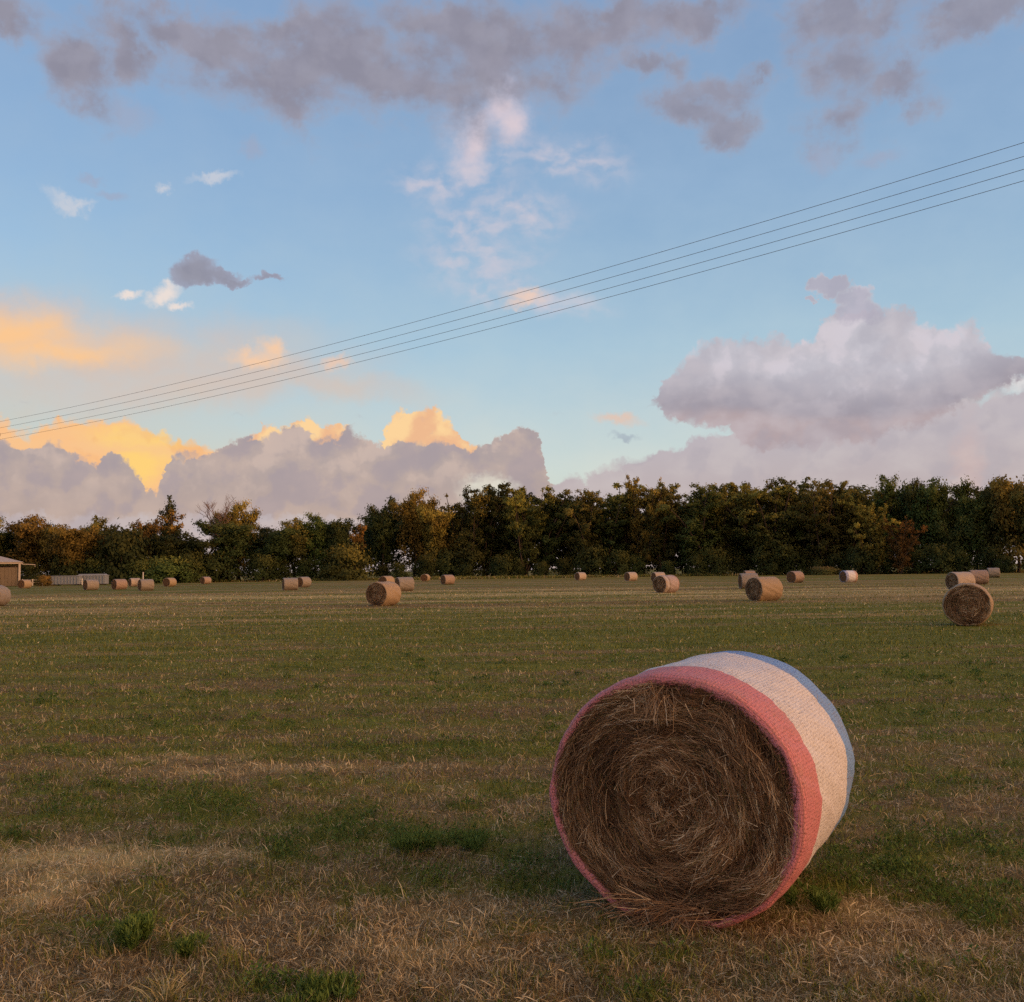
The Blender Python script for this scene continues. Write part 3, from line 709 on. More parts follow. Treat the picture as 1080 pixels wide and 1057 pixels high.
def hay_strands(n, name, length=(.05, .24), width=(.0016, .0042), face=-1):
    r = np.sqrt(rng.random(n)) * BR * .96; th = rng.random(n) * 6.283
    sx_, sz_ = section(th); x = sx_ * r / BR; z = sz_ * r / BR
    rad_ = np.stack([np.cos(th), np.zeros(n), np.sin(th)], 1); tan = np.stack([-np.sin(th), np.zeros(n), np.cos(th)], 1)
    clump = fbm(x * 6 + 30, z * 6 + 30, 77, 3) - .5
    ang_ = rng.normal(0, .20, n) + clump * 1.5 + np.where(rng.random(n) < .11, rng.uniform(-1.6, 1.6, n), 0)
    ang_ = ang_ + np.where(r < .16, rng.uniform(-1.5, 1.5, n), 0)
    D = tan * np.cos(ang_)[:, None] + rad_ * np.sin(ang_)[:, None]; D[:, 1] = rng.normal(0, .10, n)
    D *= np.where(rng.random(n) < .5, 1, -1)[:, None]
    ring = fbm(r * 42 + th * 1.0 + 8, np.cos(th) * 2.5 + 5, 5, 3) - .5
    L = rng.uniform(*length, n) * np.clip(r / .25, .45, 1)
    dome = .035 * (1 - (r / BR) ** 2)
    y = face * (BL / 2 - .03 + dome + rng.gamma(1.6, .006, n) + ring * .045 + clump * .05)
    P0 = np.stack([x, y, z], 1) - D * (L * .5)[:, None]
    C = -rad_ * (1 / np.maximum(r, .12) / 6)[:, None] * .9
    V, Q, m = ribbons(P0, D, L, C, rng.uniform(*width, n), 6, .30, np.tile([0, face, 0.], (n, 1)))
    rr = np.hypot(V[:, 0] / 1.04, V[:, 2] / .985)          # keep strands inside the rim
    k = np.minimum(1, BR * .955 / np.maximum(rr, 1e-6)); V[:, 0] *= k; V[:, 2] *= k
    tone = np.clip(rng.beta(1.5, 2.6, n) + (fbm(x * 4, z * 4, 99, 3) - .5) * .5 + ring * .9, 0, 1)
    lv = (rng.random(n) < .05).astype(float)
    return V, Q, np.repeat(lv, m), np.repeat(tone, m)

# the near bale
FB_POS, FB_YAW, FB_S = (1.02, 5.46), 27.0, 1.01
fb = empty('hay_bale', (FB_POS[0], FB_POS[1], 0.0), -R(FB_YAW)); fb.scale = (FB_S, FB_S, FB_S)
tag(fb, 'large round hay bale in pink, white and blue net wrap, close in the foreground', 'hay bale', 'round hay bales on the field')
z0 = BR * .92
for me_ in end_meshes(4, 70, 240, 1.0, M_core): link('hay_end', me_, fb, (0, 0, z0))
link('net_wrap', net_mesh(11, 60, 420, M_net_tri), fb, (0, 0, z0))
V1, Q1, L1, N1 = hay_strands(42000, 'loose_hay', length=(.03, .17), width=(.0014, .0036))
V2, Q2, L2, N2 = hay_strands(2500, 'loose_hay', face=1)
# tuft pulled out under the top of the rim, hanging straw, and a fringe on the ground
n = 110; P0 = np.stack([rng.normal(-.03, .045, n), np.full(n, -BL / 2 - .02) - rng.random(n) * .03, rng.normal(.50, .03, n)], 1)
D = np.stack([rng.normal(0, .45, n), rng.normal(-.25, .15, n), rng.normal(-.9, .35, n)], 1)
V3, Q3, m3 = ribbons(P0, D, rng.uniform(.04, .15, n), np.tile([0, .05, -.12], (n, 1)), rng.uniform(.0018, .004, n), 6, .3, np.tile([0, -1., 0], (n, 1)))
N3 = np.repeat(np.clip(rng.beta(2.4, 2.2, n), 0, 1), m3)
n = 420; xx = rng.normal(.0, .13, n); P0 = np.stack([xx, -BL / 2 - .01 - rng.random(n) * .05, -z0 + .02 + rng.random(n) * .10], 1)
D = np.stack([rng.normal(0, 1, n), rng.normal(-.3, .3, n), rng.normal(-.15, .35, n)], 1)
V4, Q4, m4 = ribbons(P0, D, rng.uniform(.05, .2, n), np.tile([0, 0, -.10], (n, 1)), rng.uniform(.0018, .004, n), 6, .3, np.tile([0, -1., .3], (n, 1)))
V4[:, 2] = np.maximum(V4[:, 2], -z0 + .004)
N4 = np.repeat(np.clip(rng.beta(2.0, 2.6, n), 0, 1), m4)
n = 700; th = rng.uniform(-.5, 3.6, n); sx_, sz_ = section(th, BR * 1.0); yy = rng.uniform(-BL / 2 + .02, BL / 2 - .02, n)
out5 = np.stack([np.cos(th), np.zeros(n), np.sin(th)], 1)
P0 = np.stack([sx_, yy, sz_], 1) - out5 * .004; D = out5 * rng.uniform(.15, .9, (n, 1)) + rng.normal(0, .8, (n, 3)) * [1, .6, 1]
V5, Q5, m5 = ribbons(P0, D, rng.uniform(.012, .05, n), -out5 * .8, rng.uniform(.0012, .0026, n), 6, .3, out5)
V = np.concatenate([V1, V2, V3, V4]); Q = np.concatenate([Q1, Q2 + len(V1), Q3 + len(V1) + len(V2), Q4 + len(V1) + len(V2) + len(V3)])
Q = np.concatenate([Q, Q5 + len(V)]); V = np.concatenate([V, V5]); N5 = np.repeat(rng.beta(3, 2, n), m5)
o = link('loose_hay', mesh_np('loose_hay', V, Q, mats=[M_haystrand], attrs={'live': np.concatenate([L1, L2, N3 * 0, N4 * 0, N5 * 0]), 'rnd': np.concatenate([N1, N2, N3, N4, N5])}), fb, (0, 0, z0))
# frayed net threads along the rim
n = 900; th = rng.random(n) * 6.283; sx_, sz_ = section(th, BR * .93)
P0 = np.stack([sx_, np.full(n, -BL / 2 + .004), sz_], 1); D = np.stack([-np.cos(th), rng.normal(-.15, .15, n), -np.sin(th)], 1) + rng.normal(0, .7, (n, 3)) * [1, .1, 1]
V, Q, m5 = ribbons(P0, D, rng.uniform(.01, .04, n), np.zeros((n, 3)), rng.uniform(.001, .002, n), 4, .5, np.tile([0, -1., 0], (n, 1)))
link('frayed_net', mesh_np('frayed_net', V, Q, mats=[M_net_tri]), fb, (0, 0, z0))

# the bales further off: built once per net, then copied
group_bales = 'round hay bales on the field'
CORES = [end_meshes(60 + k, 16, 64, .8, M_core) for k in range(2)]
NETS = [net_mesh(70 + k, 14, 96, M_net_straw, 1.7) for k in range(5)]
def bale(px, top, bottom, rel, netm, label, scale=None, dist=None):
    """a bale whose distance follows from its apparent height"""
    hor = 601 - (px - 540) * math.tan(R(ROLL))
    d = dist or 1.19 * 1080 / (bottom - top) * (scale or 1.0)
    p_ = at_distance(px, d); bearing = math.degrees(math.atan2(p_.x, p_.y))
    e = empty('hay_bale', p_, -R(bearing + rel)); k = scale or 1.0; e.scale = (k, k, k)
    tag(e, label, 'hay bale', group_bales)
    i = random.randrange(5)
    for me_ in CORES[i % 2]: link('hay_end', me_, e, (0, 0, BR * .92))
    c = link('net_wrap', NETS[i], e, (0, 0, BR * .92))
    c.material_slots[0].link = 'OBJECT'; c.material_slots[0].material = netm
    if d < 75: link('loose_hay', FAR_HAY, e, (0, 0, BR * .92))
    return e
va, qa, la, na_ = hay_strands(5200, 'loose_hay', length=(.08, .3), width=(.005, .012))
FAR_HAY = mesh_np('loose_hay', va, qa, mats=[M_haystrand], attrs={'live': la, 'rnd': na_})
S_, G2, PL, RO = M_net_straw, M_net_grey, M_net_pale, M_net_rose
bale(-5, 619, 639, 25, G2, 'grey hay bale cut off by the left edge of the picture')
bale(26, 610.5, 619, 42, S_, 'small orange-lit hay bale beside the corner post of the shed')
bale(96, 611, 621.5, 66, G2, 'grey hay bale in front of the long grey containers')
bale(126, 609.6, 620, 62, RO, 'brownish pink hay bale just right of the grey containers')
bale(142, 610, 618.5, 70, PL, 'pale hay bale partly hidden behind a grey bale near a white post')
bale(154, 611, 622.5, 72, G2, 'grey hay bale standing before the thin white post')
bale(179, 607, 616, 40, S_, 'orange-lit hay bale alone between the white post and a pinkish bale')
bale(217, 606.5, 614, 52, RO, 'small pinkish hay bale, farthest right of the left-hand cluster')
bale(306, 606.5, 619.5, 80, G2, 'grey-green hay bale lying side on, left one of an overlapping pair')
bale(320, 605, 616, 45, G2, 'brownish hay bale, right one behind a side-on grey bale')
bale(404.5, 613, 638.5, 33, S_, 'brown hay bale with its round end showing, in front of three others')
bale(407.5, 602, 613.5, 40, S_, 'bright orange sunlit hay bale peeking over a nearer brown bale')
bale(426.5, 606, 621, 70, G2, 'grey-pink hay bale beside the brown one showing its round end')
bale(448.5, 603, 611, 18, S_, 'small brown hay bale end on, under the dark trees left of centre')
bale(472, 602.5, 613, 58, RO, 'rosy hay bale right of a small brown one under the trees')
bale(612, 599.5, 608, 50, PL, 'small whitish hay bale at the foot of the trees near the centre')
bale(665, 598, 607.5, 50, PL, 'small cream hay bale at the foot of the trees left of the striped one')
bale(694, 597.5, 608, 60, PL, 'white-topped hay bale mostly hidden behind the striped grey one')
bale(702, 600, 618.5, 42, M_net_stripe, 'grey-pink hay bale with pale and dark net stripes')
bale(789, 601, 617, 76, G2, 'grey-tan hay bale half hidden behind the orange sunlit bale')
bale(790, 597.5, 607, 70, RO, 'low brown hay bale farthest back behind the orange sunlit one')
bale(805, 607, 632, 48, S_, 'hay bale with brown end and bright orange sunlit side')
bale(838.5, 595, 607, 40, RO, 'brown-pink hay bale alone between the orange bale and the blue-striped one')
bale(894.5, 596, 608, 55, M_net_blue, 'small hay bale in white net with a blue band')
bale(1019, 610, 654, 2, S_, 'brown hay bale facing square on with a tan rim and spiral end', scale=.98, dist=30.8)
bale(1012, 597, 615, 50, PL, 'pale-netted hay bale directly behind the square-on spiral one')
bale(1031, 594.5, 608.5, 74, RO, 'pinkish hay bale between a pale-netted one and a small grey one')
bale(1047, 591, 600.5, 78, G2, 'small grey-green hay bale nearest the trees at the right')

# ----------------------------------------------------------------------------- trees
M_bark = simple('bark', (.085, .062, .048), .95, .3, 3.0, .05)
M_twig = simple('bare_twigs', (.19, .13, .11), .9, .2, 3.0, .05)
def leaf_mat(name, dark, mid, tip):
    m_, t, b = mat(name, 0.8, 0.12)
    tip = tuple([q * 1.25 for q in tip[:3]] + [1])  # autumn gold, brightened to carry painted warm light on the crown tops
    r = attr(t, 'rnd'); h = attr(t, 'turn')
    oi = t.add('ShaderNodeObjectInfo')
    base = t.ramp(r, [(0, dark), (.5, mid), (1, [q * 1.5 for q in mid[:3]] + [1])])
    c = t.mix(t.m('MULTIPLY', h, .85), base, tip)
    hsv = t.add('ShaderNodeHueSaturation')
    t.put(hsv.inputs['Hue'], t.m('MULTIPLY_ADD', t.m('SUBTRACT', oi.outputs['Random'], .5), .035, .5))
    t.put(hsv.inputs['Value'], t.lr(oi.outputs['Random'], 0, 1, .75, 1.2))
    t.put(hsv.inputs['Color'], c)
    t.put(b.inputs['Base Color'], hsv.outputs[0])
    tr = t.add('ShaderNodeBsdfTranslucent'); t.put(tr.inputs[0], hsv.outputs[0])
    mx = t.add('ShaderNodeMixShader'); mx.inputs[0].default_value = 0.22
    t.l.new(b.outputs[0], mx.inputs[1]); t.l.new(tr.outputs[0], mx.inputs[2]); t.l.new(mx.outputs[0], t.n['Material Output'].inputs[0])
    return m_
ML_olive = leaf_mat('leaves_olive', rgb(0.022, 0.030, 0.010), rgb(0.068, 0.076, 0.022), rgb(0.270, 0.225, 0.046))
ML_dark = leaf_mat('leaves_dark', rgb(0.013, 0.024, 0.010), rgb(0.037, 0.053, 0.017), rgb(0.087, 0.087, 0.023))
ML_green = leaf_mat('leaves_green', rgb(0.025, 0.043, 0.012), rgb(0.065, 0.096, 0.026), rgb(0.151, 0.151, 0.034))
ML_gold = leaf_mat('leaves_gold', rgb(0.048, 0.036, 0.009), rgb(0.140, 0.110, 0.026), rgb(0.360, 0.265, 0.055))
ML_rust = leaf_mat('leaves_rust', rgb(0.052, 0.031, 0.012), rgb(0.125, 0.080, 0.024), rgb(0.32, 0.17, 0.042))
ML_verge = leaf_mat('leaves_verge', rgb(0.050, 0.071, 0.020), rgb(0.112, 0.132, 0.041), rgb(0.253, 0.203, 0.081))

def grow(seed, H, style):
    """limbs as polylines with radii, plus the points that carry leaves; a tree of height about H"""
    rs = np.random.default_rng(seed); limbs = []; carry = []
    def limb(p, d, L, r, depth, up):
        pts = [p.copy()]; n = 6; d = d / np.linalg.norm(d)
        for i in range(n):
            d = d + rs.normal(0, .13, 3) + np.array([0, 0, up]); d /= np.linalg.norm(d)
            pts.append(pts[-1] + d * L / n)
        pts = np.array(pts); rad_ = r * np.linspace(1, .35, n + 1)
        limbs.append((pts, rad_))
        return pts, d
    if style == 'fan':            # many stems fanning up from the ground, sprays arching over at the top
        stems = 5 + rs.integers(3)
        for s in range(stems):
            a = s / stems * 6.283 + rs.normal(0, .3); sp = rs.uniform(.10, .34)
            pts, d = limb(np.array([math.cos(a) * .3, math.sin(a) * .3, 0]), np.array([math.cos(a) * sp, math.sin(a) * sp, 1]), H * rs.uniform(.78, .98), .17, 0, .03)
            for k in range(22):
                f = rs.uniform(.10, 1.0); q = f * 6; i = min(int(q), 5); p = pts[i] + (pts[i + 1] - pts[i]) * (q - i)
                b_ = rs.random() * 6.283; e = rs.uniform(.35, 1.1)
                L = H * rs.uniform(.10, .22) * (1.15 - .45 * f)
                bp, bd = limb(p, np.array([math.cos(b_), math.sin(b_), e]), L, .05, 1, -.07)
                for j in (2, 3, 4, 5, 6): carry.append((bp[j], .42 * (1.1 - .3 * f), f))
            carry.append((pts[-1], .35, 1.0))
    elif style == 'round':
        tp, d = limb(np.zeros(3), np.array([rs.normal(0, .1), rs.normal(0, .1), 1]), H * .45, .28, 0, .02)
        for s in range(7):
            i = rs.integers(2, 7); a = rs.random() * 6.283; sp = rs.uniform(.25, .9)
            pts, d = limb(tp[i], np.array([math.cos(a) * sp, math.sin(a) * sp, 1]), H * rs.uniform(.35, .58), .13, 0, .05)
            for k in range(11):
                j = rs.integers(2, 7); b_ = rs.random() * 6.283
                bp, bd = limb(pts[j], np.array([math.cos(b_), math.sin(b_), rs.uniform(-.1, .8)]), H * rs.uniform(.08, .16), .05, 1, .0)
                for q in (3, 5, 6): carry.append((bp[q], .62, min(1, bp[q][2] / H)))
        for k in range(26):       # low skirt
            a = rs.random() * 6.283; rr = rs.random() ** .5 * H * .26
            carry.append((np.array([math.cos(a) * rr, math.sin(a) * rr, H * rs.uniform(.06, .45)]), .75, .2))
    elif style == 'open':         # see-through crown, trunk visible
        tp, d = limb(np.zeros(3), np.array([rs.normal(0, .06), rs.normal(0, .06), 1]), H * .9, .17, 0, .02)
        for s in range(26):
            f = rs.uniform(.3, 1.0); i = min(int(f * 6), 5); a = rs.random() * 6.283
            pts, d = limb(tp[i], np.array([math.cos(a), math.sin(a), rs.uniform(.5, 1.4)]), H * rs.uniform(.12, .26), .05, 1, .03)
            for j in (3, 4, 5, 6): carry.append((pts[j], .36, f))
    elif style == 'bare':
        tp, d = limb(np.zeros(3), np.array([rs.normal(0, .08), 0, 1]), H * .6, .20, 0, .02)
        for s in range(12):
            i = rs.integers(2, 7); a = rs.random() * 6.283
            pts, d = limb(tp[i], np.array([math.cos(a) * .5, math.sin(a) * .5, 1]), H * rs.uniform(.28, .48), .09, 0, .04)
            for k in range(14):
                j = rs.integers(1, 7); b_ = rs.random() * 6.283
                bp, _ = limb(pts[j], np.array([math.cos(b_) * .6, math.sin(b_) * .6, rs.uniform(.5, 1.2)]), H * rs.uniform(.08, .17), .035, 1, .03)
                for q in range(3): limb(bp[2 + q], np.array([rs.normal(0, .6), rs.normal(0, .6), 1.]), H * .06, .022, 2, .02)
    else:                         # bush
        for k in range(70):
            a = rs.random() * 6.283; z = rs.random() ** .8; rr = math.sqrt(rs.random()) * H * .75 * math.sqrt(max(.05, 1 - (z * .9) ** 2))
            carry.append((np.array([math.cos(a) * rr, math.sin(a) * rr, z * H * .92]), .30 * H / 2, z))
            if k < 10: limb(np.zeros(3), np.array([math.cos(a), math.sin(a), 1.2]), H * .7, .05, 0, .03)
    return limbs, carry
def limb_mesh(limbs, m_, sides=5):
    V, Q = [], []; k = 0
    for pts, rad_ in limbs:
        n = len(pts); t_ = np.gradient(pts, axis=0); t_ /= np.linalg.norm(t_, axis=1, keepdims=True)
        u = np.cross(t_, np.array([.3, .5, .1])); u /= np.linalg.norm(u, axis=1, keepdims=True); w_ = np.cross(t_, u)
        a = np.arange(sides) / sides * 6.283
        ring = pts[:, None, :] + (u[:, None, :] * np.cos(a)[None, :, None] + w_[:, None, :] * np.sin(a)[None, :, None]) * rad_[:, None, None]
        V.append(ring.reshape(-1, 3)); idx = np.arange(n * sides).reshape(n, sides) + k; nx = np.roll(idx, -1, 1)
        Q.append(np.stack([idx[:-1].ravel(), nx[:-1].ravel(), nx[1:].ravel(), idx[1:].ravel()], 1)); k += n * sides
    return mesh_np('trunk', np.concatenate(V), np.concatenate(Q), mats=[m_], smooth=True)
def crown_mesh(seed, carry, n, size, H, m_, stretch=(1, 1, .75), wind=.0):
    rs = np.random.default_rng(seed + 500)
    C = np.array([c[0] for c in carry]); S = np.array([c[1] for c in carry]); F = np.array([c[2] for c in carry])
    tone = rs.random(len(C)); i = rs.integers(0, len(C), n)
    p = C[i] + rs.normal(0, 1, (n, 3)) * S[i][:, None] * np.array(stretch) * rs.uniform(.5, 1.1, (n, 1))
    p[:, 2] = np.maximum(p[:, 2], .05)
    # leaves turn their faces outward from their own clump, so each clump has a lit and a shaded side
    o3 = (p - C[i]) / (S[i][:, None] + 1e-6); o3[:, :2] += p[:, :2] / (H * .22); o3[:, 2] += .35
    nr = o3 + rs.normal(0, .55, (n, 3)); nr /= np.linalg.norm(nr, axis=1, keepdims=True)
    rv = rs.normal(0, 1, (n, 3)); rv[:, 2] += wind * 2
    a = rv - nr * (rv * nr).sum(1, keepdims=True); a /= np.linalg.norm(a, axis=1, keepdims=True)
    b_ = np.cross(nr, a)
    s = size * rs.uniform(.6, 1.4, n)[:, None]; a *= s; b_ *= s * .38
    V = np.stack([p - a * .5, p + b_ - a * .05, p + a * .5, p - b_ - a * .05], 1).reshape(-1, 3)
    turn = np.clip((F[i] - .62) * 1.9 + (tone[i] - .5) * .9 + rs.normal(0, .06, n), 0, 1)  # more gold higher up: autumn colour plus top light put into the colour
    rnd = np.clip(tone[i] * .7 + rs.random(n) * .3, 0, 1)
    return mesh_np('crown', V, np.arange(n * 4).reshape(-1, 4), mats=[m_], attrs={'rnd': np.repeat(rnd, 4), 'turn': np.repeat(turn, 4)})

KINDS_ = {}
def kind(name, style, H, seeds, n, size, **kw):
    KINDS_[name] = []
    for s in seeds:
        L, Cc = grow(s, H, style)
        KINDS_[name].append((limb_mesh(L, M_twig if style == 'bare' else M_bark), crown_mesh(s, Cc, n, size, H, ML_olive, **kw) if n else None, H))
kind('fan', 'fan', 18.0, (1, 2, 3, 4, 5), 15000, .34, wind=.5)
kind('round', 'round', 14.0, (11, 12, 13, 14), 13000, .34)
kind('open', 'open', 14.0, (21, 22), 2600, .34)
kind('bare', 'bare', 15.0, (31, 32), 0, 0)
kind('bush', 'bush', 3.0, (41, 42, 43), 3500, .20)
_kc = {}
def tree(k, px, dist, top_px, label, leaf=None, group=None, wide=1.0, name=None, cat='tree', height=None):
    p_ = at_distance(px, dist); i = _kc.get(k, 0); _kc[k] = i + 1
    tm, cm, H = KINDS_[k][i % len(KINDS_[k])]
    hor = 601 - (px - 540) * math.tan(R(ROLL))
    want = height or ((hor - top_px) / 1080 * dist + EYE.z)
    s = want / H
    e = empty(name or {'bush': 'bush', 'bare': 'bare_tree'}.get(k, 'tree'), p_, rng.random() * 6.283)
    e.scale = (s * wide, s * wide, s)
    tag(e, label, cat, group)
    t_ = link('stems' if k == 'bush' else 'trunk', tm, e)
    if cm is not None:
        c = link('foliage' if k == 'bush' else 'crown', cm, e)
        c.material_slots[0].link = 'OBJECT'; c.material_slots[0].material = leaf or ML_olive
    return e

GT = 'trees along the far edge of the field'
# left stretch: low golden and rusty crowns, two airy trees, a bare one
tree('round', 2, 212, 556, 'dark round tree standing behind the shed at the left edge', ML_dark, GT, 1.15)
tree('round', 28, 208, 549, 'golden olive tree rising just right of the shed roof', ML_gold, GT, 1.1)
tree('round', 56, 206, 551, 'gold-green tree behind the left grey container', ML_gold, GT, 1.05)
tree('round', 80, 205, 547, 'broad orange-gold tree above the grey containers', ML_gold, GT, 1.15)
tree('round', 100, 214, 548, 'olive-topped tree right of the broad orange one', ML_olive, GT, .85)
tree('bush', 128, 201, 562, 'dark low tree in the dip between the orange tree and the rusty tall one', ML_dark, GT, .8, 'tree')
tree('round', 120, 216, 558, 'small dark tree filling the lowest dip of the tree line', ML_dark, GT, .95)
tree('open', 155, 208, 532, 'rust-coloured tree with loose top at the left', ML_rust, GT, 1.15)
tree('round', 158, 210, 543, 'rusty brown dense crown under the loose-topped rust tree', ML_rust, GT, .7)
tree('open', 189, 209, 526, 'tall thin dark tree with see-through crown', ML_dark, GT, .85)
tree('bare', 216, 203, 522, 'leafless pinkish-grey tree sticking up at the left', None, GT, 1.1)
tree('round', 207, 205, 553, 'dark tree below the leafless one', ML_dark, GT, 1.5)
tree('round', 176, 203, 560, 'dark low tree below the thin see-through one', ML_dark, GT, 1.1)
tree('round', 250, 206, 531, 'dark tree with a gold-orange tip left of centre', ML_gold, GT, .75)
tree('round', 240, 203, 543, 'dark green tree in front of the gold-tipped one', ML_dark, GT, 1.3)
tree('round', 284, 207, 543, 'dark tree with lacy top right of the gold-tipped one', ML_dark, GT, 1.2)
tree('round', 312, 206, 549, 'low olive-dark tree in the shallow dip left of the pair', ML_olive, GT, 1.3)
tree('round', 334, 205, 542, 'dark green rounded tree, left of a close pair', ML_green, GT, .85)
tree('round', 358, 206, 540, 'dark green rounded tree, right of a close pair', ML_dark, GT, .9)
tree('open', 377, 207, 546, 'rusty see-through tree where the tree line steps up', ML_rust, GT, .9)
tree('round', 374, 206, 565, 'dark low tree under the rusty see-through one', ML_dark, GT, .9)
tree('round', 402, 208, 524, 'dark tall tree where the tree line steps up', ML_dark, GT, .8)
tree('round', 437, 207, 516, 'rust-brown topped tree left of the dense hedge of trees', ML_gold, GT, .72)
tree('round', 456, 205, 524, 'olive-gold tree at the left end of the dense stretch', ML_gold, GT, .72)
tree('round', 470, 206, 516, 'brown-gold topped tree left of the bright cloud puff', ML_gold, GT, .7)
# the dense middle: feathery trees of one kind standing shoulder to shoulder
LAB = 'tall feathery olive tree in the dense middle stretch of the tree line'
tops = [(492, 512), (512, 507), (533, 508), (553, 508), (574, 510), (596, 511), (618, 513), (640, 511), (659, 508), (700, 505), (722, 505), (742, 508), (763, 508), (786, 506), (808, 502), (829, 503), (850, 504), (871, 506), (890, 507), (908, 512)]
for i, (x_, y_) in enumerate(tops):
    tree('fan', x_, 203 + (i * 37 % 11), y_ + 1, LAB, [ML_olive, ML_olive, ML_green, ML_olive, ML_olive][(i * 7) % 5] if x_ > 640 else [ML_olive, ML_dark, ML_olive][i % 3], 'feathery trees in the dense middle stretch', .92 + .14 * ((i * 13) % 3))
tree('fan', 678, 206, 498, 'tallest golden-topped feathery tree just right of the centre', ML_gold, GT, .6)
# right stretch
tree('open', 934, 209, 504, 'round dark green crown on a bare stem right of the dense stretch', ML_green, GT, 1.0)
tree('round', 937, 216, 507, 'dark green rounded tree behind the golden drooping one', ML_green, GT, .5)
tree('fan', 925, 200, 533, 'golden-green drooping tree in front of the tree line at the right', ML_gold, GT, .8)
tree('fan', 950, 198, 545, 'low rust-gold drooping tree in front of the tree line at the right', ML_rust, GT, .8)
tree('round', 965, 210, 511, 'dark tree between the two high crowns at the right', ML_dark, GT, .6)
tree('round', 985, 208, 500, 'highest dark green tree at the right, with clumped crown', ML_green, GT, .75)
tree('round', 1008, 207, 516, 'dark olive tree right of the clump-crowned tall one', ML_olive, GT, .75)
tree('round', 1030, 206, 517, 'dark green flat-topped tree near the right edge', ML_green, GT, .8)
tree('round', 1052, 206, 512, 'olive tree second from the right edge', ML_olive, GT, .75)
tree('round', 1074, 204, 500, 'golden olive tree at the right edge of the picture', ML_gold, GT, .8)
0 and tree('bare', 1008, 216, 508, 'thin bare treetop poking up behind the trees at the right', None, GT, .4)
tree('round', 1100, 206, 503, 'dark olive tree just past the right edge', ML_olive, GT, .8)
tree('round', -22, 210, 552, 'olive tree just past the left edge', ML_olive, GT, 1.1)
# second rank, seen only through the gaps
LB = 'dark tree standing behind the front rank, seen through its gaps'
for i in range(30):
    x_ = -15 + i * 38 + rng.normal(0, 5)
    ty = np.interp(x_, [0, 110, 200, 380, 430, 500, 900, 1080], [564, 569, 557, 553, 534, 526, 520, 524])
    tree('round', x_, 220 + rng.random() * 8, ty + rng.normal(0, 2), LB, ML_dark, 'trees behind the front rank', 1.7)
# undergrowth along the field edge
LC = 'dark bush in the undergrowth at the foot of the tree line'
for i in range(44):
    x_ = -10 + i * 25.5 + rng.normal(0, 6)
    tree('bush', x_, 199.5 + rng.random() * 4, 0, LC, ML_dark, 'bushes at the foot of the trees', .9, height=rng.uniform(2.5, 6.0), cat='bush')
tree('bush', 150, 198, 0, 'mid-green bush behind the thin white post', ML_green, None, 1.3, height=4.4, cat='bush')
tree('bush', 176, 197, 0, 'mid-green bush behind the lone orange-lit bale', ML_green, None, 1.35, height=4.8, cat='bush')
tree('bush', 200, 198, 0, 'mid-green bush left of the small pinkish bale', ML_green, None, 1.2, height=4.0, cat='bush')
tree('bush', 365, 196, 0, 'olive upright bush under the right one of the close pair of trees', ML_olive, None, 1.1, height=6.5, cat='bush')
tree('bush', 868, 194, 0, 'low bright green bush between the brown-pink and the blue-striped bale', ML_verge, None, 2.6, height=1.5, cat='bush')
tree('bush', 47, 178, 0, 'small dry orange bush between the shed and the containers', ML_rust, None, 1.3, height=1.6, cat='bush')

# rank grass between the mown field and the trees
n = 60000; x = rng.uniform(-135, 135, n); y = rng.uniform(193, 201, n) + .02 * x; u = fbm(x / 6, y / 3, 88, 3)
V, Q, T, L_, N_ = blades(x, y, np.zeros(n), rng.uniform(.25, .6, n) * (.3 + 1.5 * u), rng.uniform(.1, .7, n), rng.random(n) * 6.283, np.full(n, .09), (rng.random(n) < .2 + .9 * u).astype(float), rng.random(n))
o = link('verge_grass', mesh_np('verge_grass', V, Q, T, [M_stalk], {'live': L_, 'rnd': N_})); tag(o, 'rank uncut grass along the foot of the trees', 'grass', kind='stuff')

# ----------------------------------------------------------------------------- shed at the left edge
M_wallboard = simple('weathered_boards', (.17, .135, .095), .85, .3, 1.2)
M_roofing = simple('pale_roof_sheet', (.36, .32, .28), .6, .08, 1.0)
M_trim = simple('painted_trim', (.45, .39, .33), .6, .08, 2.0)
M_inside = simple('dark_opening', (.05, .035, .025), .9, .2, 2.0)
pc = at_distance(20.5, 184)             # its near right corner
shed = empty('shed', pc, R(24.5)); tag(shed, 'cream-roofed farm shed with brown board wall at the left edge', 'shed')
m = MB()
for i in range(30):
    m.box((-.35 - i * .52, .10 + .03 * (i % 2), 1.55), (.50, .06, 3.0))
m.build('board_wall', M_wallboard, shed)
m = MB(); m.box((-.1, 4.0, 1.7), (.08, 7.6, 3.3)); m.build('side_wall', M_wallboard, shed)
m = MB(); m.box((-8, 7.9, 1.7), (15.6, .1, 3.4)); m.build('back_wall', M_wallboard, shed)
for x_ in (0, -4, -8, -12, -15.8):
    m = MB(); m.box((x_, -.05, 1.8), (.30 if x_ == 0 else .16, .22, 3.6)); m.build('corner_post' if x_ == 0 else 'post', M_trim, shed)
m = MB(); m.box((-8, -.12, 3.78), (16.6, .14, .34)); m.box((.28, 4, 3.78), (.14, 8.3, .34)); m.build('fascia', M_trim, shed)
m = MB()
e0 = 3.93; rz_ = 5.15
vs = [(.45, -.3, e0), (.45, 8.3, e0), (-16.4, 8.3, e0), (-16.4, -.3, e0), (-3.8, 4, rz_), (-12.4, 4, rz_)]
vs += [(a, b_, c - .08) for a, b_, c in vs]
m.add(vs, [(3, 0, 4, 5), (0, 1, 4), (1, 2, 5, 4), (2, 3, 5), (9, 11, 10, 6), (6, 10, 7), (7, 10, 11, 8), (8, 11, 9), (0, 3, 9, 6), (1, 0, 6, 7), (2, 1, 7, 8), (3, 2, 8, 9)])
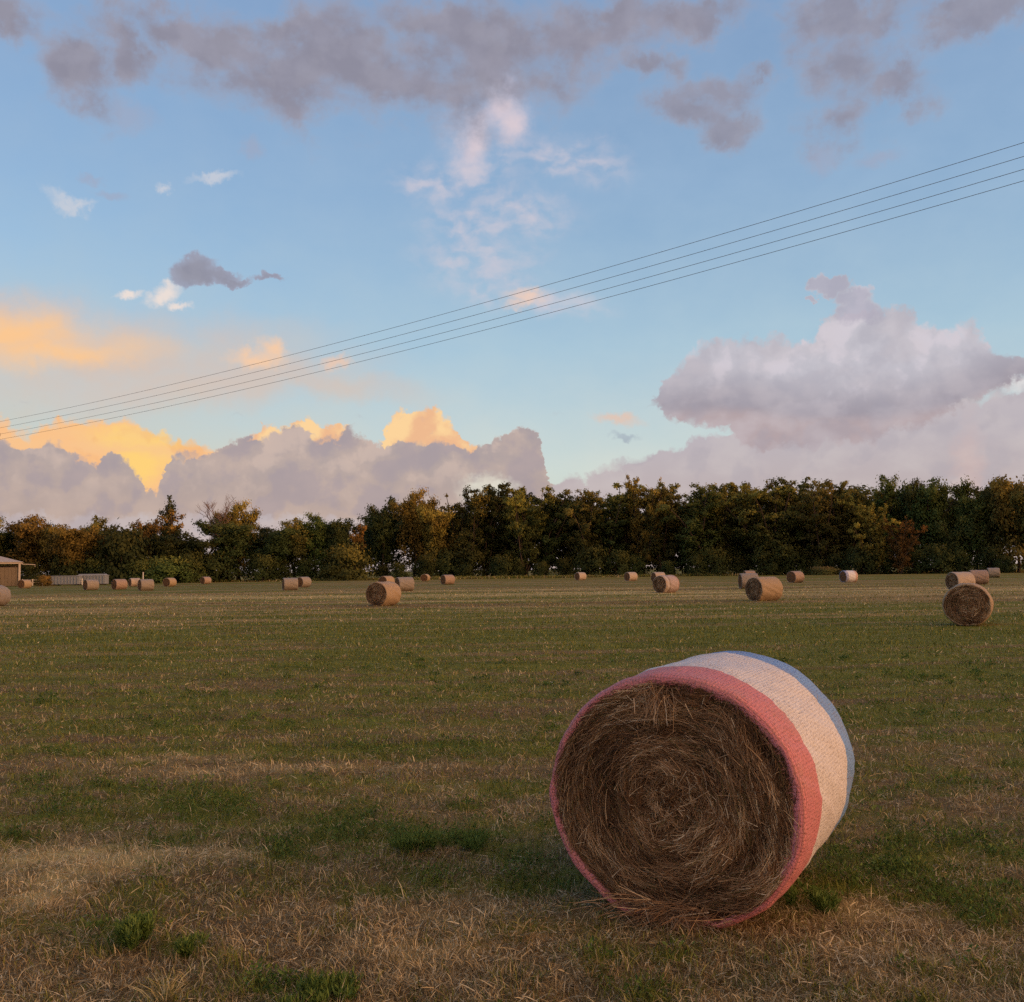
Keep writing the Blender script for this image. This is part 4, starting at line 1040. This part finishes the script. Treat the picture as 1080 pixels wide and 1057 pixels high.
m.build('roof', M_roofing, shed)
m = MB(); m.tube([(.3, -.1, 3.55), (2.3, -.1, 3.45)], .06); m.tube([(2.25, -.1, 3.45), (2.25, -.1, 3.1)], .04); m.build('side_rail', M_trim, shed)

M_post = simple('white_post', (.7, .66, .6), .7, .1, 2)
p_ = at_distance(151, 150)
m = MB(); m.box((0, 0, .95), (.12, .12, 1.9), taper=.85); m.box((0, 0, 1.92), (.17, .17, .05))
tag(m.build('post', M_post, None, p_), 'thin white post standing behind the grey bale', 'post')
# low wire fence by the shed
fn = empty('fence', at_distance(24, 188), R(4)); tag(fn, 'low pale rail fence between the shed and the trees', 'fence')
for i in range(7):
    m = MB(); m.box((i * 1.6, 0, .55), (.12, .12, 1.1)); m.build('post', M_post, fn)
for z_ in (.55, .95):
    m = MB(); m.tube([(0, -.08, z_), (9.6, -.08, z_)], .035); m.build('rail', M_post, fn)

# long grey containers
M_cont = simple('grey_container', (.21, .24, .28), .6, .12, 1.2)
M_contd = simple('container_rib', (.24, .26, .29), .6, .12, 1.2)
def container(px, L, H, label, lid):
    e = empty('container', at_distance(px, 186), R(4)); tag(e, label, 'container', 'long grey containers by the trees')
    m = MB(); m.box((0, 0, H * .5 + .1), (L, 2.0, H - .1)); m.build('body', M_cont, e, bevel=.05)
    m = MB(); m.box((0, 0, H + .08), (L + .12, 2.12, .12)); m.build('rim', M_contd, e, bevel=.03)
    m = MB()
    for i in range(9): m.box((-L / 2 + (i + .5) * L / 9, -1.04, H * .5 + .1), (.10, .08, H - .25))
    m.build('ribs', M_contd, e)
    if lid:
        m = MB(); m.box((0, 0, H + .24), (L - .3, 1.7, .2), taper=.92); m.build('cover', M_cont, e)
    m = MB()
    for s in (-1, 1): m.box((s * L * .36, 0, .05), (.5, 1.8, .16))
    m.build('skids', M_inside, e)
container(71, 4.55, 1.45, 'long low grey container, left one of two', False)
container(98, 4.6, 1.5, 'long low grey container with a cover, right one of two', True)

# ----------------------------------------------------------------------------- overhead line
M_wire = simple('aluminium_wire', (.16, .16, .18), .5, .1, 1)
M_pole = simple('pole_wood', (.16, .12, .09), .9, .2, 2)
M_ins = simple('insulator', (.35, .25, .2), .3, .1, 3, .5)
LP, RP = at_distance(-17, 45.0), at_distance(1080, 19.5)
def z_at(px, py, dist):
    d = ray(px, py); return EYE.z + d.z / math.hypot(d.x, d.y) * dist
WIRES = [(447.5, 153, 'topmost of the four overhead wires'), (454, 167.5, 'second overhead wire from the top'), (460.5, 181, 'third overhead wire from the top'), (466, 193, 'lowest of the four overhead wires')]
span = RP - LP; T_END = 1.42
def wire_pt(i, t_):
    zl, zr = z_at(-9, WIRES[i][0], 45.0), z_at(1080, WIRES[i][1], 19.5)
    return Vector((LP.x + span.x * t_, LP.y + span.y * t_, zl + (zr - zl) * t_ - 4 * SAG * t_ * (1 - t_)))
SAG = .38
LY = math.atan2(span.y, span.x)
for i in range(4):
    m = MB(); m.tube([wire_pt(i, T_END * k / 60) for k in range(61)], .0048, n=6)
    tag(m.build('power_line', M_wire, None, smooth=True), ('thin dark ' + WIRES[i][2] + ' crossing the sky'), 'wire', 'overhead wires')
def pole(t_, label):
    base = wire_pt(0, t_); tz = base.z
    e = empty('utility_pole', (base.x, base.y, 0), LY); tag(e, label, 'utility pole', 'poles of the overhead line')
    nrm = .18
    m = MB(); m.tube([(0, nrm, -.3), (0, nrm, tz * .5), (0, nrm, tz + .35)], [.16, .14, .10], n=14); m.build('pole', M_pole, e, smooth=True)
    m = MB(); zc = z_at(20, 459, 45.0) if t_ == 0 else tz - .5
    m.box((0, -.55, zc), (.09, 2.1, .11)); m.build('crossarm', M_pole, e)
    for yy in (-.75, -1.25):
        m = MB(); m.tube([(0, yy, zc + .05), (0, yy, zc + .14), (0, yy, zc + .15), (0, yy, zc + .22), (0, yy, zc + .24)], [.02, .02, .05, .05, .02], n=8); m.build('insulator', M_ins, e)
    for i in range(4):
        z_ = wire_pt(i, t_).z
        m = MB(); m.tube([(0, nrm, z_ - .01), (0, 0.02, z_ - .01)], .02, n=6); m.tube([(0, 0, z_ - .05), (0, 0, z_ - .015)], [.05, .04], n=8); m.build('insulator', M_ins, e)
pole(0.0, 'wooden pole with crossarm holding the wires at the left edge')
pole(T_END, 'wooden pole holding the wires out past the right edge')

# ----------------------------------------------------------------------------- render settings
scene.render.engine = 'CYCLES'
cy = scene.cycles
cy.use_adaptive_sampling = True; cy.adaptive_threshold = 0.012; cy.adaptive_min_samples = 16
cy.use_denoising = False
cy.max_bounces = 4; cy.diffuse_bounces = 3; cy.glossy_bounces = 1; cy.transmission_bounces = 2
cy.caustics_reflective = False; cy.caustics_refractive = False
cy.sample_clamp_indirect = 3.0
